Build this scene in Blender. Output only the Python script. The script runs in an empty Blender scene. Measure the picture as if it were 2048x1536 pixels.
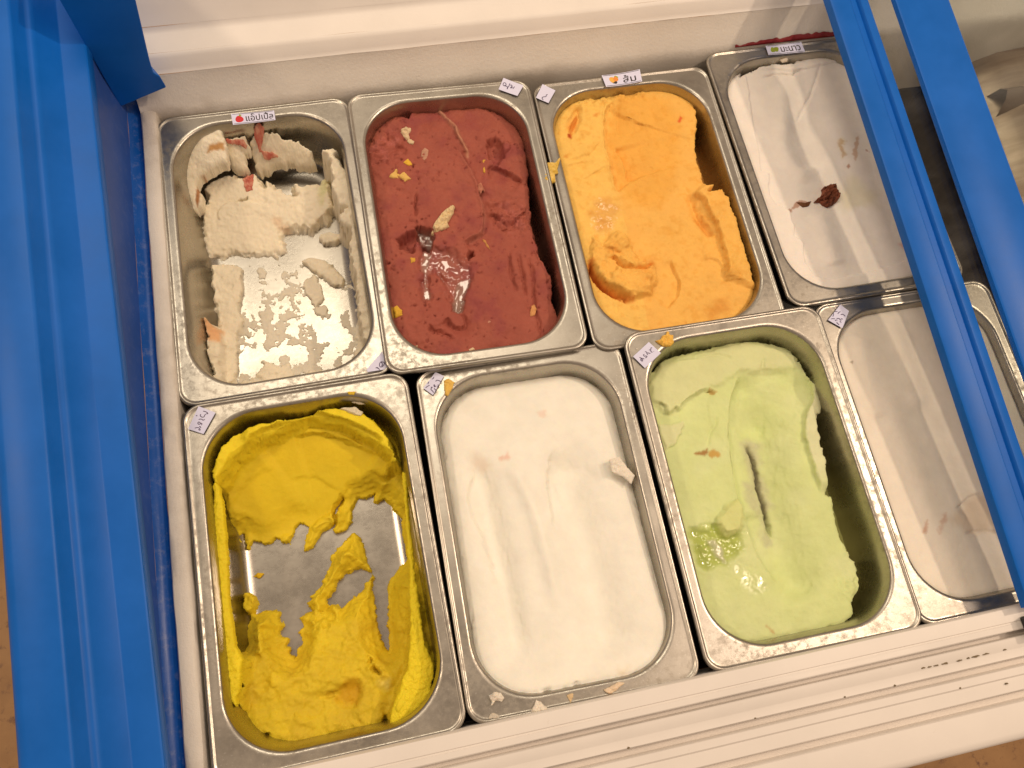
import bpy, math, random
import numpy as np
from mathutils import Matrix, Vector

# ------------------------------------------------------------------ camera, light, exposure
SC = bpy.context.scene
COL = SC.collection
MM = 0.001
FPX, CPOS, CROT = (1640.35, [-0.17146, -0.22642, 0.60203], [[0.97696, 0.16287, -0.13795], [-0.19931, 0.92741, -0.31651], [0.07639, 0.33671, 0.9385]])
cam_d = bpy.data.cameras.new("camera")
cam = bpy.data.objects.new("camera", cam_d)
COL.objects.link(cam)
cam_d.sensor_fit = 'HORIZONTAL'
cam_d.sensor_width = 36.0
cam_d.lens = FPX / 2048 * 36.0
cam_d.clip_start = 0.01
cam_d.clip_end = 50
cam.matrix_world = Matrix.Translation(CPOS) @ Matrix(CROT).to_4x4()
SC.camera = cam

world = bpy.data.worlds.new("World")
SC.world = world
world.use_nodes = True
wbg = world.node_tree.nodes["Background"]
wbg.inputs[0].default_value = (1.0, 0.745, 0.555, 1)
wbg.inputs[1].default_value = 0.40

def lamp(name, kind, loc, target, energy, color, size=0.1, size_y=None):
    d = bpy.data.lights.new(name, kind)
    d.energy = energy
    d.color = color
    if kind == 'AREA':
        d.shape = 'RECTANGLE' if size_y else 'DISK'
        d.size = size
        if size_y:
            d.size_y = size_y
    else:
        d.shadow_soft_size = size
    o = bpy.data.objects.new(name, d)
    COL.objects.link(o)
    o.location = loc
    o.rotation_euler = (Vector(target) - Vector(loc)).to_track_quat('-Z', 'Y').to_euler()
    return o

WARM = (1.0, 0.775, 0.565)
lamp("ceiling_panel_lamp", 'AREA', (-0.24, 0.78, 1.75), (-0.24, 0.60, 0.0), 9.5, (1.0, 0.86, 0.67), 0.92, 0.52)
lamp("downlight_lamp", 'POINT', (1.24, 0.05, 1.60), (0.2, 0, 0), 44.0, WARM, 0.035)
lamp("downlight_lamp", 'POINT', (-1.25, 0.22, 1.60), (0, 0, 0), 27.0, WARM, 0.10)
lamp("ceiling_soft_lamp", 'AREA', (1.0, -0.28, 2.1), (0.1, 0, 0), 9.0, (1.0, 0.78, 0.61), 0.95, 0.45)

SC.view_settings.view_transform = 'Standard'
SC.view_settings.look = 'None'
SC.view_settings.gamma = 1
SC.view_settings.use_curve_mapping = False
SC.view_settings.exposure = 0.06
SC.render.engine = 'CYCLES'
SC.cycles.use_denoising = True
SC.cycles.max_bounces = 12
SC.cycles.transparent_max_bounces = 12
SC.cycles.caustics_reflective = True
SC.cycles.caustics_refractive = False
SC.cycles.sample_clamp_indirect = 6.0

# ------------------------------------------------------------------ data (mm, local to each pan)
PAN = {1: (-253.2, 134.0, -1.2, 0.35, 0, 0.1, 1.0), 2: (-94.0, 130.0, 2.2, -0.89, 0.3, 0.9, 1.0), 3: (73.5, 123.5, -1.2, -0.69, 0, -0.6, 1.02), 4: (240.3, 133.6, 2.4, 0.32, 0.2, 0.2, 1.0), 5: (-246.4, -130.6, 0.6, 0.22, 0.6, 0.6, 1.035), 6: (-75.2, -130.3, -3.2, -1.0, -1.0, -1.0, 1.025), 7: (95.7, -130.1, 2.4, -0.5, 0.3, -0.3, 1.035), 8: (259.3, -130.1, -2.2, -0.3, 0.2, 0.2, 1.0)}
D = {
 'a_block':[[-72.9,109.0],[-65.2,115.0],[-55.9,118.4],[-45.7,118.4],[-35.8,120.7],[-30.3,120.2],[-28.8,117.4],[-28.5,113.2],[-28.2,107.8],[-29.2,101.1],[-30.3,95.9],[-37.0,94.6],[-45.0,92.8],[-52.0,90.8],[-57.7,87.0],[-59.8,82.7],[-57.1,76.8],[-58.2,70.6],[-64.1,66.0],[-69.1,65.2],[-71.6,72.0],[-73.9,82.6],[-74.8,89.7],[-74.3,100.4]],
 'a_block_z':[-19.6,-14.9,-11.7,-10.7,-8.2,-8.0,-9.7,-12.4,-15.9,-20.3,-23.8,-25.3,-27.2,-29.2,-32.2,-35.1,-38.6,-42.5,-46.0,-47.0,-43.0,-36.6,-32.2,-25.3],
 'a_mid':[[-29.6,115.6],[-27.7,116.8],[-20.3,116.0],[-12.1,116.2],[-10.5,112.8],[-8.4,109.5],[-11.1,106.3],[-15.5,106.4],[-16.1,102.2],[-14.8,97.9],[-20.3,96.3],[-25.6,98.0],[-30.2,101.3],[-31.1,105.1],[-30.4,109.2]],
 'a_mid_z':[-20.1,-18.2,-17.9,-16.0,-20.1,-23.8,-28.3,-29.0,-34.2,-39.0,-42.0,-40.9,-37.9,-33.5,-28.3],
 'a_right':[[-9.1,114.6],[-4.7,116.4],[1.3,116.7],[8.0,116.4],[15.9,114.5],[22.1,110.8],[33.0,108.7],[34.3,107.0],[41.7,103.3],[43.0,100.5],[43.2,95.6],[36.4,95.0],[28.3,97.4],[18.2,99.5],[6.5,100.2],[0.9,98.9],[-5.5,98.2],[-9.9,101.6],[-9.2,105.3],[-10.8,108.2],[-8.7,110.5],[-10.5,112.8]],
 'a_right_z':[-22.8,-18.5,-16.3,-15.0,-16.3,-21.1,-22.0,-24.6,-28.9,-33.3,-41.2,-43.8,-42.0,-41.2,-42.9,-46.4,-49.0,-44.6,-38.5,-34.2,-29.8,-26.3],
 'a_scoop':[[-64.1,68.5],[-60.0,77.8],[-55.5,83.0],[-60.3,89.8],[-55.8,95.1],[-44.6,100.3],[-33.9,101.7],[-23.0,98.0],[-11.5,98.2],[-5.2,89.1],[0.9,91.2],[3.7,84.7],[14.1,77.0],[20.1,72.0],[17.5,86.6],[29.3,81.7],[42.9,81.6],[46.3,85.1],[52.7,82.1],[53.3,73.9],[51.4,56.0],[46.1,46.8],[35.1,44.5],[30.2,38.3],[22.7,39.6],[13.7,43.0],[4.1,42.6],[4.5,23.7],[-2.7,22.9],[-3.6,17.2],[-8.7,21.0],[-14.9,24.0],[-22.6,23.3],[-29.9,25.0],[-36.1,27.5],[-44.7,27.0],[-52.4,25.3],[-63.4,27.1],[-64.2,41.0],[-64.8,56.8]],
 'a_scoop_z':[-53.6,-51.6,-50.4,-49.2,-48.0,-46.6,-46.0,-46.4,-46.0,-47.6,-47.0,-48.2,-49.4,-50.2,-47.4,-48.0,-47.6,-46.8,-47.2,-48.8,-52.4,-54.4,-55.2,-56.6,-56.6,-56.2,-56.6,-60.4,-60.8,-62.0,-61.4,-61.0,-61.4,-61.3,-61.0,-61.4,-62.0,-62.0,-59.2,-56.0],
 'a_gap1':[[-14.2,103.1],[-11.0,103.2],[-10.1,94.1],[-7.3,89.2],[-8.3,84.9],[-11.6,87.6],[-14.6,94.8]],
 'a_rcoat':[[49.8,91.5],[61.3,92.9],[66.0,87.0],[63.3,81.2],[68.1,76.4],[71.5,67.7],[73.4,62.3],[76.6,52.6],[75.8,35.6],[73.5,27.0],[74.3,14.9],[74.5,-0.9],[74.5,-18.5],[75.6,-45.6],[76.1,-64.7],[72.8,-79.2],[66.0,-87.4],[60.0,-85.4],[60.2,-62.0],[61.7,-24.1],[60.3,-9.3],[64.5,14.5],[57.8,21.6],[57.2,29.6],[65.3,34.3],[56.4,36.7],[54.8,56.1],[55.9,79.3],[50.1,87.3]],
 'a_rcoat_z':[-14.4,-14.0,-14.7,-15.4,-16.0,-17.0,-17.7,-18.9,-21.1,-22.3,-23.8,-25.9,-28.3,-32.0,-34.6,-36.7,-38.0,-37.9,-34.6,-29.3,-27.4,-24.1,-23.3,-22.3,-21.5,-21.3,-18.9,-15.8,-14.9],
 'a_pale':[[37.4,35.2],[46.1,37.1],[58.5,30.6],[59.6,25.0],[48.1,23.6],[39.0,26.1],[34.1,31.3]],
 'a_scr1':[[16.8,10.7],[25.4,13.0],[36.6,9.6],[45.7,-0.1],[52.9,-13.1],[49.4,-19.8],[40.6,-18.3],[31.9,-6.6]],
 'a_scr2':[[17.3,-7.0],[25.6,-2.5],[31.8,-13.8],[31.0,-25.3],[23.9,-35.6],[20.9,-29.3],[14.6,-18.1]],
 'a_scr3':[[21.2,-36.5],[30.5,-33.8],[34.9,-38.9],[30.3,-45.2],[23.0,-42.5]],
 'a_lcoat':[[-59.9,18.5],[-44.6,16.7],[-35.1,11.5],[-36.2,-5.6],[-39.4,-19.2],[-40.0,-38.6],[-44.0,-54.4],[-46.4,-67.5],[-46.5,-80.8],[-50.1,-93.3],[-57.8,-99.8],[-60.0,-85.0],[-58.2,-65.4],[-58.9,-46.3],[-60.1,-32.4],[-59.9,-10.0]],
 'a_lout':[[-67.1,-39.5],[-61.4,-41.8],[-56.1,-49.5],[-55.0,-63.0],[-57.5,-78.4],[-57.8,-93.9],[-56.0,-100.6],[-61.6,-98.3],[-65.1,-84.8],[-67.5,-66.1],[-65.5,-55.8]],
 'a_bot':[[-30.1,-83.0],[-22.2,-77.7],[-13.1,-83.4],[-3.3,-83.8],[-4.1,-95.8],[-12.5,-99.6],[-22.3,-100.5],[-37.1,-103.2],[-49.0,-102.3],[-55.7,-97.1],[-43.4,-94.0],[-33.5,-91.8]],
 'a_bot2':[[10.4,-93.0],[25.0,-94.3],[35.7,-97.6],[46.8,-90.0],[55.5,-73.5],[52.3,-60.4],[61.4,-67.6],[72.1,-72.3],[68.2,-89.7],[51.5,-100.4],[29.6,-105.9],[8.9,-104.8]],
 'a_film':[[-42.7,18.9],[61.2,3.0],[61.3,-66.7],[46.6,-98.7],[-1.7,-108.9],[-54.1,-100.7]],
 'a_ring':[[-47.1,57.2],[-48.4,64.0],[-45.0,70.1],[-38.1,74.5],[-25.0,74.7],[-12.4,69.3],[-3.2,67.9]],
 'a_shadewedge':[[3.6,89.7],[0.6,71.9],[-3.2,54.6],[-3.6,33.8],[-1.7,17.2]],
 'a_brown1':[[-63.3,68.4],[-62.8,74.8],[-59.9,83.0],[-54.0,89.7],[-49.4,90.7],[-54.3,85.4],[-58.5,78.4],[-60.7,72.3]],
 'a_brown2':[[-45.2,103.3],[-41.6,108.3],[-33.3,109.3],[-29.7,109.3],[-31.1,103.9],[-39.2,105.1]],
 'a_peach':[[-67.6,-38.7],[-61.4,-41.8],[-54.9,-49.7],[-56.6,-61.4],[-65.2,-59.2],[-66.8,-50.3]],
 'a_peach2':[[-3.3,53.5],[0.8,56.2],[10.6,43.5],[11.8,37.8],[3.1,43.6]],
 'a_yel':[[73.8,-29.9],[77.0,-33.3],[77.3,-71.8],[75.6,-82.3],[69.9,-80.0],[70.9,-57.1]],
 'a_green':[[44.3,81.3],[52.0,81.2],[50.7,71.1],[43.4,59.8],[40.7,68.2]],
 'x1_0':[[-0.8,117.6],[3.9,117.8],[6.7,115.8],[3.8,111.7],[-0.2,106.8],[1.5,105.3],[-2.9,106.0],[-2.7,111.1],[-3.8,113.6]],
 'x1_0_z':[-5.5,-3.9,-6.9,-15.2,-24.9,-27.0,-27.0,-18.0,-13.9],
 'x1_1':[[-27.9,113.9],[-13.6,111.5],[-10.3,107.5],[-12.8,105.9],[-17.6,109.1],[-27.5,111.3]],
 'x1_1_z':[-14.2,-14.4,-18.9,-21.5,-18.3,-17.5],
 'x1_2':[[-0.7,105.7],[8.3,104.7],[13.1,101.5],[3.4,100.9],[0.0,102.3]],
 'x1_2_z':[-27.0,-26.3,-30.5,-34.0,-32.6],
 'x1_3':[[-23.4,99.8],[-17.1,102.4],[-11.7,96.1],[-15.4,82.2],[-21.5,81.0],[-22.8,90.6]],
 'b_edge':[[-71.3,125.3],[-34.6,132.0],[37.2,123.9],[57.9,110.6],[68.9,90.2],[69.2,58.2],[63.1,17.6],[61.0,-2.3],[61.4,-27.0],[63.6,-46.7],[65.9,-61.3],[63.8,-79.8],[66.8,-98.7],[66.1,-110.0],[56.9,-117.6],[36.0,-121.2],[-29.5,-118.0],[-69.3,-114.2],[-78.0,-59.6],[-78.0,70.9]],
 'b_ridge':[[-5.4,122.8],[0.3,116.6],[5.1,104.9],[9.7,96.5],[12.7,86.8],[15.3,78.7],[16.4,69.3]],
 'b_edge1':[[8.1,82.7],[11.0,68.4],[14.6,58.8],[17.3,47.9],[19.4,37.1],[20.5,25.0],[20.8,11.8],[18.8,0.4],[15.4,-7.8],[6.1,-13.7],[-3.2,-16.8]],
 'b_fold':[[-29.5,112.1],[-24.5,119.4],[-16.0,123.2],[-5.4,122.8]],
 'b_pit':[[37.2,82.3],[44.3,84.6],[49.7,77.7],[48.8,65.4],[42.5,60.0],[37.8,63.6],[36.2,73.1]],
 'b_pit2':[[46.8,76.5],[54.2,80.3],[55.7,73.9],[47.5,65.6]],
 'b_hole':[[-56.8,-8.2],[-49.9,-3.4],[-39.1,2.3],[-29.7,-1.8],[-25.9,-9.5],[-32.7,-21.2],[-40.8,-8.9],[-45.8,-18.1],[-53.9,-14.2]],
 'b_holeg':[[-39.0,3.7],[-27.0,-0.7],[-26.1,-10.9],[-31.9,-15.8],[-36.2,-10.9],[-38.8,-3.5]],
 'b_hole2':[[1.9,-23.5],[5.8,-23.4],[5.6,-27.7],[0.9,-32.5],[0.4,-29.4]],
 'b_wet':[[-38.9,-10.3],[-26.9,-16.9],[-14.2,-19.8],[-5.1,-30.8],[-1.4,-41.1],[-0.7,-49.6],[-5.6,-59.6],[-11.8,-77.6],[-19.1,-76.5],[-21.4,-64.5],[-25.1,-47.4],[-30.0,-37.1],[-35.3,-43.6],[-37.4,-64.6],[-42.6,-63.8],[-42.6,-49.7],[-40.2,-26.0]],
 'b_gr1':[[-36.1,-16.8],[-29.4,-19.0],[-33.5,-31.8],[-37.4,-43.3],[-37.4,-64.6],[-41.2,-61.7],[-40.5,-42.8]],
 'b_gr2':[[-13.3,-53.8],[-4.7,-47.8],[-0.7,-49.6],[-5.4,-58.5],[-9.9,-66.1],[-12.9,-77.4],[-20.2,-76.4],[-16.5,-64.0]],
 'b_gr3':[[-30.6,-27.3],[-15.7,-22.1],[-10.2,-35.0],[-2.2,-39.7],[-9.6,-44.7],[-17.3,-38.9],[-22.5,-44.2],[-27.9,-37.4]],
 'b_tail':[[-23.8,-78.2],[-14.2,-84.2],[-13.6,-93.4],[-21.8,-92.2],[-25.7,-83.7]],
 'b_str1':[[35.9,-26.9],[33.9,-43.7],[34.0,-60.6],[35.4,-70.3]],
 'b_str2':[[42.2,-29.0],[43.5,-45.0],[42.5,-61.7],[41.9,-75.9]],
 'b_str3':[[50.1,-33.7],[51.6,-48.6],[49.6,-69.9],[47.1,-88.4],[48.2,-99.0],[46.4,-113.7]],
 'b_foldr':[[58.9,-31.2],[61.2,-45.0],[64.9,-54.1],[66.6,-67.5],[68.0,-82.0],[69.1,-97.4]],
 'b_crk':[[-32.9,37.3],[-35.8,25.0],[-38.3,11.5]],
 'b_crk2':[[-42.9,-86.9],[-38.9,-94.3],[-27.8,-97.0],[-27.0,-105.0]],
 'b_crk3':[[22.3,13.0],[31.9,8.9],[38.9,-2.3],[50.3,3.5],[58.1,9.9]],
 'b_ledge':[[31.3,56.8],[41.4,54.0],[51.9,46.6],[63.1,36.1]],
 'b_rough1':[[-69.6,104.2],[-40.2,100.8],[-35.6,78.7],[-41.5,73.3],[-66.1,71.7],[-70.6,85.9]],
 'b_rough2':[[25.6,24.4],[60.6,9.6],[55.9,-14.6],[35.8,-12.0],[26.3,6.7]],
 'x2_0':[[-38.1,102.1],[-33.1,104.7],[-28.2,102.6],[-29.4,98.8],[-31.7,96.7],[-31.0,92.8],[-27.7,88.5],[-29.4,85.6],[-33.1,86.8],[-36.1,93.4],[-39.1,99.2]],
 'x2_1':[[-23.4,78.0],[-19.8,80.3],[-16.4,77.2],[-18.8,69.8],[-22.4,67.2],[-25.2,70.6]],
 'x2_2':[[-41.0,68.0],[-35.8,72.6],[-35.0,69.5],[-33.1,64.7],[-36.5,63.6]],
 'x2_3':[[-55.6,54.8],[-47.6,62.0],[-45.2,56.5],[-41.2,57.5],[-35.9,50.1],[-42.5,48.7],[-45.7,52.8],[-52.0,52.8]],
 'x2_4':[[-25.8,0.5],[-18.4,9.5],[-12.1,15.0],[-4.6,20.3],[-3.3,17.6],[-6.2,10.4],[-11.9,2.4],[-11.1,-0.8],[-18.3,-3.6],[-25.1,-5.7],[-27.1,-4.2]],
 'x2_5':[[-68.7,-67.6],[-64.9,-66.4],[-61.5,-72.0],[-61.6,-76.0],[-68.5,-77.3]],
 'x2_6':[[29.0,64.8],[32.3,64.4],[29.1,50.3],[27.4,51.2]],
 'x2_7':[[-48.2,-24.8],[-44.0,-24.9],[-44.6,-28.9],[-48.2,-28.9]],
 'x2_8':[[44.1,-83.7],[47.3,-81.3],[48.1,-86.6],[45.8,-91.6],[41.3,-92.6]],
 'x2_9':[[20.0,37.1],[24.7,38.0],[26.3,32.6],[21.0,28.1],[19.0,31.3]],
 'x2_10':[[14.9,-13.3],[18.1,-15.0],[20.8,-26.0],[18.0,-22.0]],
 'x2_11':[[-56.3,-103.9],[-53.7,-103.7],[-53.1,-106.6],[-56.2,-106.7]],
 'x2_12':[[-13.9,-113.6],[-9.5,-112.3],[-7.9,-115.0],[-13.3,-115.9]],
 'x2_13':[[5.1,-92.0],[9.7,-89.8],[8.5,-93.7],[5.7,-94.4]],
 'c_edge':[[-71.8,105.6],[-65.6,109.5],[-57.6,116.7],[-51.2,118.8],[-42.0,120.0],[-33.6,121.8],[-26.8,125.1],[-21.5,121.9],[-13.5,121.4],[-0.5,120.9],[9.5,120.4],[18.1,126.2],[23.0,121.3],[37.9,123.5],[50.4,119.9],[60.5,111.2],[65.9,100.6],[64.0,86.4],[58.8,68.0],[55.1,52.1],[52.5,38.6],[52.0,23.8],[51.3,10.3],[58.3,10.4],[56.9,7.2],[50.8,3.1],[64.1,4.4],[67.2,-5.5],[67.8,-24.4],[68.5,-46.2],[67.8,-82.0],[68.7,-98.7],[65.5,-109.4],[57.8,-116.2],[21.6,-125.2],[-45.0,-135.6],[-79.5,-129.8],[-78.1,-40.1]],
 'c_step':[[-6.8,112.8],[-16.4,105.7],[-21.3,92.1],[-24.7,76.2],[-26.4,61.3],[-25.5,50.9],[-26.9,42.0],[-27.7,30.9],[-27.1,20.7],[-23.7,14.7]],
 'c_line':[[-5.8,112.7],[-7.9,98.6],[-10.3,85.8],[-11.5,75.4]],
 'c_step2':[[-16.7,65.7],[-15.9,56.4],[-13.3,46.8],[-14.2,34.5],[-13.2,26.5]],
 'c_diag':[[-65.0,54.4],[-50.0,56.8],[-37.0,62.9],[-29.0,72.1]],
 'c_diag2':[[-56.1,32.9],[-42.4,38.7],[-29.1,45.7]],
 'c_diag3':[[-67.3,48.0],[-56.1,50.9],[-45.3,51.5]],
 'c_streak':[[-57.7,79.3],[-54.3,90.5],[-45.9,102.3],[-41.8,107.7],[-43.8,98.5],[-50.1,87.6],[-54.6,77.7]],
 'c_streak2':[[-57.2,83.9],[-55.5,82.5],[-55.3,76.7],[-57.0,78.1]],
 'c_red':[[44.3,81.2],[47.7,86.7],[49.1,84.1],[45.9,79.8]],
 'c_red2':[[-30.0,100.1],[-24.2,101.6],[-27.2,97.3],[-30.1,97.7]],
 'c_red3':[[-65.5,60.9],[-61.7,60.3],[-62.9,57.1],[-66.2,57.6]],
 'c_rim':[[38.0,6.9],[44.3,-2.9],[47.1,-17.1],[50.3,-33.6],[49.9,-47.0],[48.1,-61.2],[47.0,-72.9],[41.8,-83.8]],
 'c_rimarea':[[41.6,3.8],[46.2,-8.2],[49.7,-23.7],[51.2,-42.3],[49.2,-61.3],[45.8,-77.4],[51.8,-101.7],[70.3,-104.7],[71.4,-33.2],[65.9,2.7],[49.2,-1.1]],
 'c_groove':[[35.0,6.1],[36.0,-6.7],[37.1,-19.3],[41.3,-32.3],[43.7,-40.0]],
 'c_mound':[[-65.5,-48.9],[-62.8,-38.8],[-57.7,-25.3],[-54.1,-28.2],[-51.8,-36.9],[-46.4,-27.0],[-35.7,-22.1],[-28.4,-32.2],[-27.6,-46.7],[-25.5,-55.3],[-18.3,-56.4],[-14.1,-60.6],[-13.2,-70.1],[-18.2,-77.4],[-22.4,-85.9],[-34.3,-87.4],[-40.9,-89.2],[-49.8,-82.6],[-59.2,-69.6],[-62.2,-59.9]],
 'c_mhi':[[-55.3,-59.8],[-44.7,-59.1],[-37.4,-63.8],[-27.0,-64.3],[-20.0,-70.0],[-23.8,-80.9],[-32.1,-85.3],[-44.6,-85.6],[-52.8,-76.3],[-58.8,-66.1]],
 'c_mhi2':[[-49.4,-38.4],[-41.9,-28.9],[-32.6,-25.5],[-29.7,-35.6],[-30.0,-41.5],[-38.7,-42.5],[-45.6,-44.9]],
 'c_mhi3':[[-43.1,-52.4],[-35.7,-47.7],[-28.6,-53.5],[-28.7,-60.5],[-37.7,-60.8],[-43.1,-57.0]],
 'c_crev':[[-64.7,-47.0],[-65.4,-57.5],[-61.9,-67.3],[-55.5,-76.4],[-47.8,-83.4],[-39.3,-87.7]],
 'c_crev2':[[-48.2,-46.5],[-43.9,-50.7],[-41.1,-57.0],[-29.0,-59.5],[-19.7,-60.4],[-12.2,-55.7]],
 'c_arc':[[2.5,-54.0],[4.7,-66.1],[4.9,-77.9],[1.2,-87.7],[-4.8,-94.8],[-12.5,-100.4]],
 'c_arc2':[[29.8,-60.7],[39.2,-62.1],[43.5,-70.0],[42.0,-79.2]],
 'c_wetr':[[-47.1,9.7],[-32.8,15.0],[-31.0,-5.1],[-43.6,-22.7],[-53.7,-20.0],[-55.0,-1.5]],
 'c_dark1':[[31.2,-14.6],[38.7,-19.5],[43.6,-33.8],[39.9,-39.4],[33.6,-26.1]],
 'c_dark2':[[22.4,-103.8],[39.5,-99.7],[40.5,-111.3],[19.9,-117.0]],
 'c_dark3':[[-51.4,-38.3],[-40.9,-38.8],[-42.5,-45.7],[-48.4,-43.6]],
 'c_dark4':[[-18.3,-55.4],[-11.5,-54.1],[-13.2,-60.9],[-18.9,-62.4]],
 'c_ragtop':[[-46.3,119.1],[23.8,125.2],[20.9,113.4],[-16.5,109.0],[-42.0,106.6]],
 'x3_0':[[-85.6,45.0],[-84.1,47.6],[-80.3,47.8],[-77.2,47.1],[-72.1,51.9],[-71.5,50.7],[-76.7,40.4],[-76.6,36.0],[-79.9,35.4],[-80.5,27.8],[-86.6,26.3],[-90.3,30.9],[-89.3,36.8],[-85.9,39.0]],
 'd_edge':[[-70.5,103.4],[-63.5,107.2],[-57.2,110.4],[-49.8,113.4],[-47.1,116.4],[-45.3,112.8],[-49.0,108.5],[-42.1,111.6],[-29.6,117.4],[-13.4,119.3],[-3.3,117.3],[6.3,117.3],[11.6,118.7],[19.9,121.7],[32.0,121.4],[49.0,121.2],[62.5,114.5],[87.1,104.1],[120.1,-10.7],[88.2,-115.8],[-4.7,-123.2],[-64.7,-107.5],[-72.7,-66.0],[-80.2,71.0]],
 'd_shelf':[[-42.9,110.2],[-30.6,115.4],[7.3,107.3],[57.8,112.8],[76.3,96.4],[67.7,9.4],[62.3,-64.7],[55.5,-99.3],[0.2,-108.6],[-35.0,-108.4],[-47.3,-103.0],[-51.1,-88.6],[-48.4,-77.5],[-45.7,-71.0],[-47.8,-66.0],[-52.3,-62.9],[-47.5,-51.9],[-49.1,-46.8],[-47.2,-37.6],[-56.9,-30.0],[-60.7,-20.9],[-58.5,-9.1],[-54.1,2.6],[-61.3,5.0],[-56.2,28.0],[-52.8,53.2],[-45.2,91.6]],
 'd_crev':[[-29.0,104.4],[-16.4,106.7],[-5.0,105.1],[3.0,104.0],[7.6,106.8],[19.5,106.5]],
 'd_line':[[35.9,115.3],[24.4,96.2],[12.4,78.9],[0.4,64.6],[-11.4,50.5]],
 'd_br1':[[-9.4,100.1],[-16.0,76.8],[-24.0,48.9],[-31.6,29.4],[-30.7,11.6],[-24.9,-1.9],[-22.5,-14.6]],
 'd_br2':[[-24.4,-39.9],[-22.7,-54.6],[-24.0,-70.9],[-24.2,-87.2],[-23.5,-97.7]],
 'd_tr':[[11.9,64.8],[-3.2,38.1],[-10.5,13.5],[-11.1,-1.5]],
 'd_st1':[[20.6,24.2],[26.3,28.5],[29.8,25.4],[24.7,21.0],[25.0,12.0],[20.4,8.9],[20.1,17.8]],
 'd_st2':[[40.1,27.8],[44.4,29.7],[39.7,20.1],[35.7,9.1],[31.7,4.6],[31.9,14.8],[35.0,16.9]],
 'd_st3':[[20.8,-1.3],[24.0,1.3],[24.6,-1.9],[21.8,-3.4]],
 'd_st4':[[44.6,14.2],[46.8,13.8],[47.4,10.5],[45.4,11.5]],
 'd_st5':[[-47.4,-35.1],[-44.3,-35.6],[-45.4,-39.1],[-48.1,-38.6]],
 'd_st6':[[-38.9,-29.7],[-34.9,-27.9],[-28.0,-30.9],[-43.6,-36.9],[-45.3,-35.4]],
 'd_yel':[[-0.0,-25.5],[24.4,-12.0],[41.6,-34.5],[35.0,-45.7],[0.9,-45.2]],
 'd_pink':[[40.2,-86.1],[52.6,-83.4],[53.0,-88.2],[45.1,-94.0]],
 'd_org':[[43.9,-117.0],[51.6,-114.8],[51.3,-118.2],[47.3,-119.9]],
 'x4_0':[[-22.6,-33.0],[-21.6,-31.9],[-17.8,-30.1],[-13.7,-27.1],[-12.0,-21.2],[-8.3,-19.9],[-3.3,-18.6],[1.0,-20.1],[1.3,-25.1],[3.1,-29.7],[-1.2,-35.2],[-5.6,-38.1],[-12.6,-40.3],[-16.6,-37.6],[-17.4,-34.4]],
 'x4_1':[[-38.7,-29.8],[-32.7,-31.4],[-24.5,-31.2],[-28.3,-35.5],[-34.4,-36.2],[-36.7,-33.2]],
 'x4_2':[[-7.1,118.8],[-1.8,122.2],[2.0,121.0],[-0.2,116.4],[-5.2,115.7]],
 'e_C':[[-64.5,41.2],[-62.4,32.2],[-59.5,40.6],[-57.0,28.5],[-51.6,35.1],[-48.7,32.2],[-43.9,29.7],[-39.0,31.0],[-36.3,32.1],[-31.6,28.8],[-25.7,26.0],[-20.6,38.0],[-17.6,41.7],[-14.1,40.2],[-11.6,36.2],[-13.8,27.6],[-15.7,20.2],[-12.4,20.3],[-9.4,20.8],[-3.1,27.4],[4.3,32.6],[9.7,28.4],[18.3,31.4],[27.2,36.0],[22.2,27.1],[16.8,20.3],[9.7,17.0],[3.3,10.5],[0.2,0.8],[-5.0,-6.2],[-7.4,-10.6],[-12.6,-14.8],[-16.7,-18.5],[-19.8,-23.8],[-16.4,-27.8],[-23.6,-28.9],[-26.0,-30.6],[-23.3,-38.5],[-26.5,-41.5],[-24.9,-49.1],[-29.3,-53.2],[-31.5,-59.9],[-35.9,-56.1],[-32.8,-50.3],[-38.1,-49.9],[-34.7,-44.8],[-39.4,-43.1],[-40.3,-38.6],[-36.3,-34.3],[-38.1,-31.0],[-38.9,-25.3],[-41.7,-21.8],[-45.1,-20.7],[-51.5,-20.5],[-56.1,-20.7],[-54.3,-12.9],[-56.5,-6.5],[-60.3,-5.7],[-62.6,-11.2],[-61.4,-24.7],[-64.0,-33.6],[-64.8,-45.6],[-67.3,-43.0],[-70.4,-35.1],[-70.8,-20.5],[-71.4,-3.8],[-71.3,13.0],[-71.0,28.2]],
 'e_A':[[23.0,41.8],[27.0,49.1],[30.1,51.8],[37.6,51.1],[43.0,53.4],[39.7,46.6],[44.4,44.5],[48.8,48.1],[52.0,44.2],[53.7,37.8],[59.5,30.6],[59.0,12.6],[58.5,-2.7],[53.8,-6.1],[50.2,-10.0],[44.1,-15.7],[41.2,-20.1],[40.8,-29.9],[37.8,-42.9],[37.4,-57.7],[35.4,-68.2],[33.4,-62.3],[30.7,-56.2],[31.1,-38.5],[30.1,-22.4],[32.7,-11.8],[31.0,-3.4],[28.9,5.6],[27.6,14.9],[27.0,21.8],[22.4,26.7]],
 'e_B':[[11.2,-4.9],[18.1,-3.6],[24.7,-4.2],[30.2,-8.0],[28.5,-14.2],[22.8,-17.7],[19.9,-22.4],[14.6,-23.6],[9.7,-27.1],[5.1,-29.2],[1.8,-26.2],[-3.1,-24.5],[-4.3,-22.0],[-0.8,-18.1],[3.1,-15.9],[6.0,-11.1]],
 'e_pit1':[[45.6,59.6],[49.7,60.9],[52.5,60.3],[59.9,64.1],[58.6,56.0],[54.4,53.7],[53.0,57.1],[47.3,58.2]],
 'e_crk1':[[19.6,56.4],[14.0,50.3],[10.2,42.9],[10.2,35.8],[2.9,30.2],[-5.4,23.9]],
 'e_lslot':[[-69.8,66.7],[-68.8,57.4],[-69.0,49.5],[-65.4,43.8]],
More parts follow.
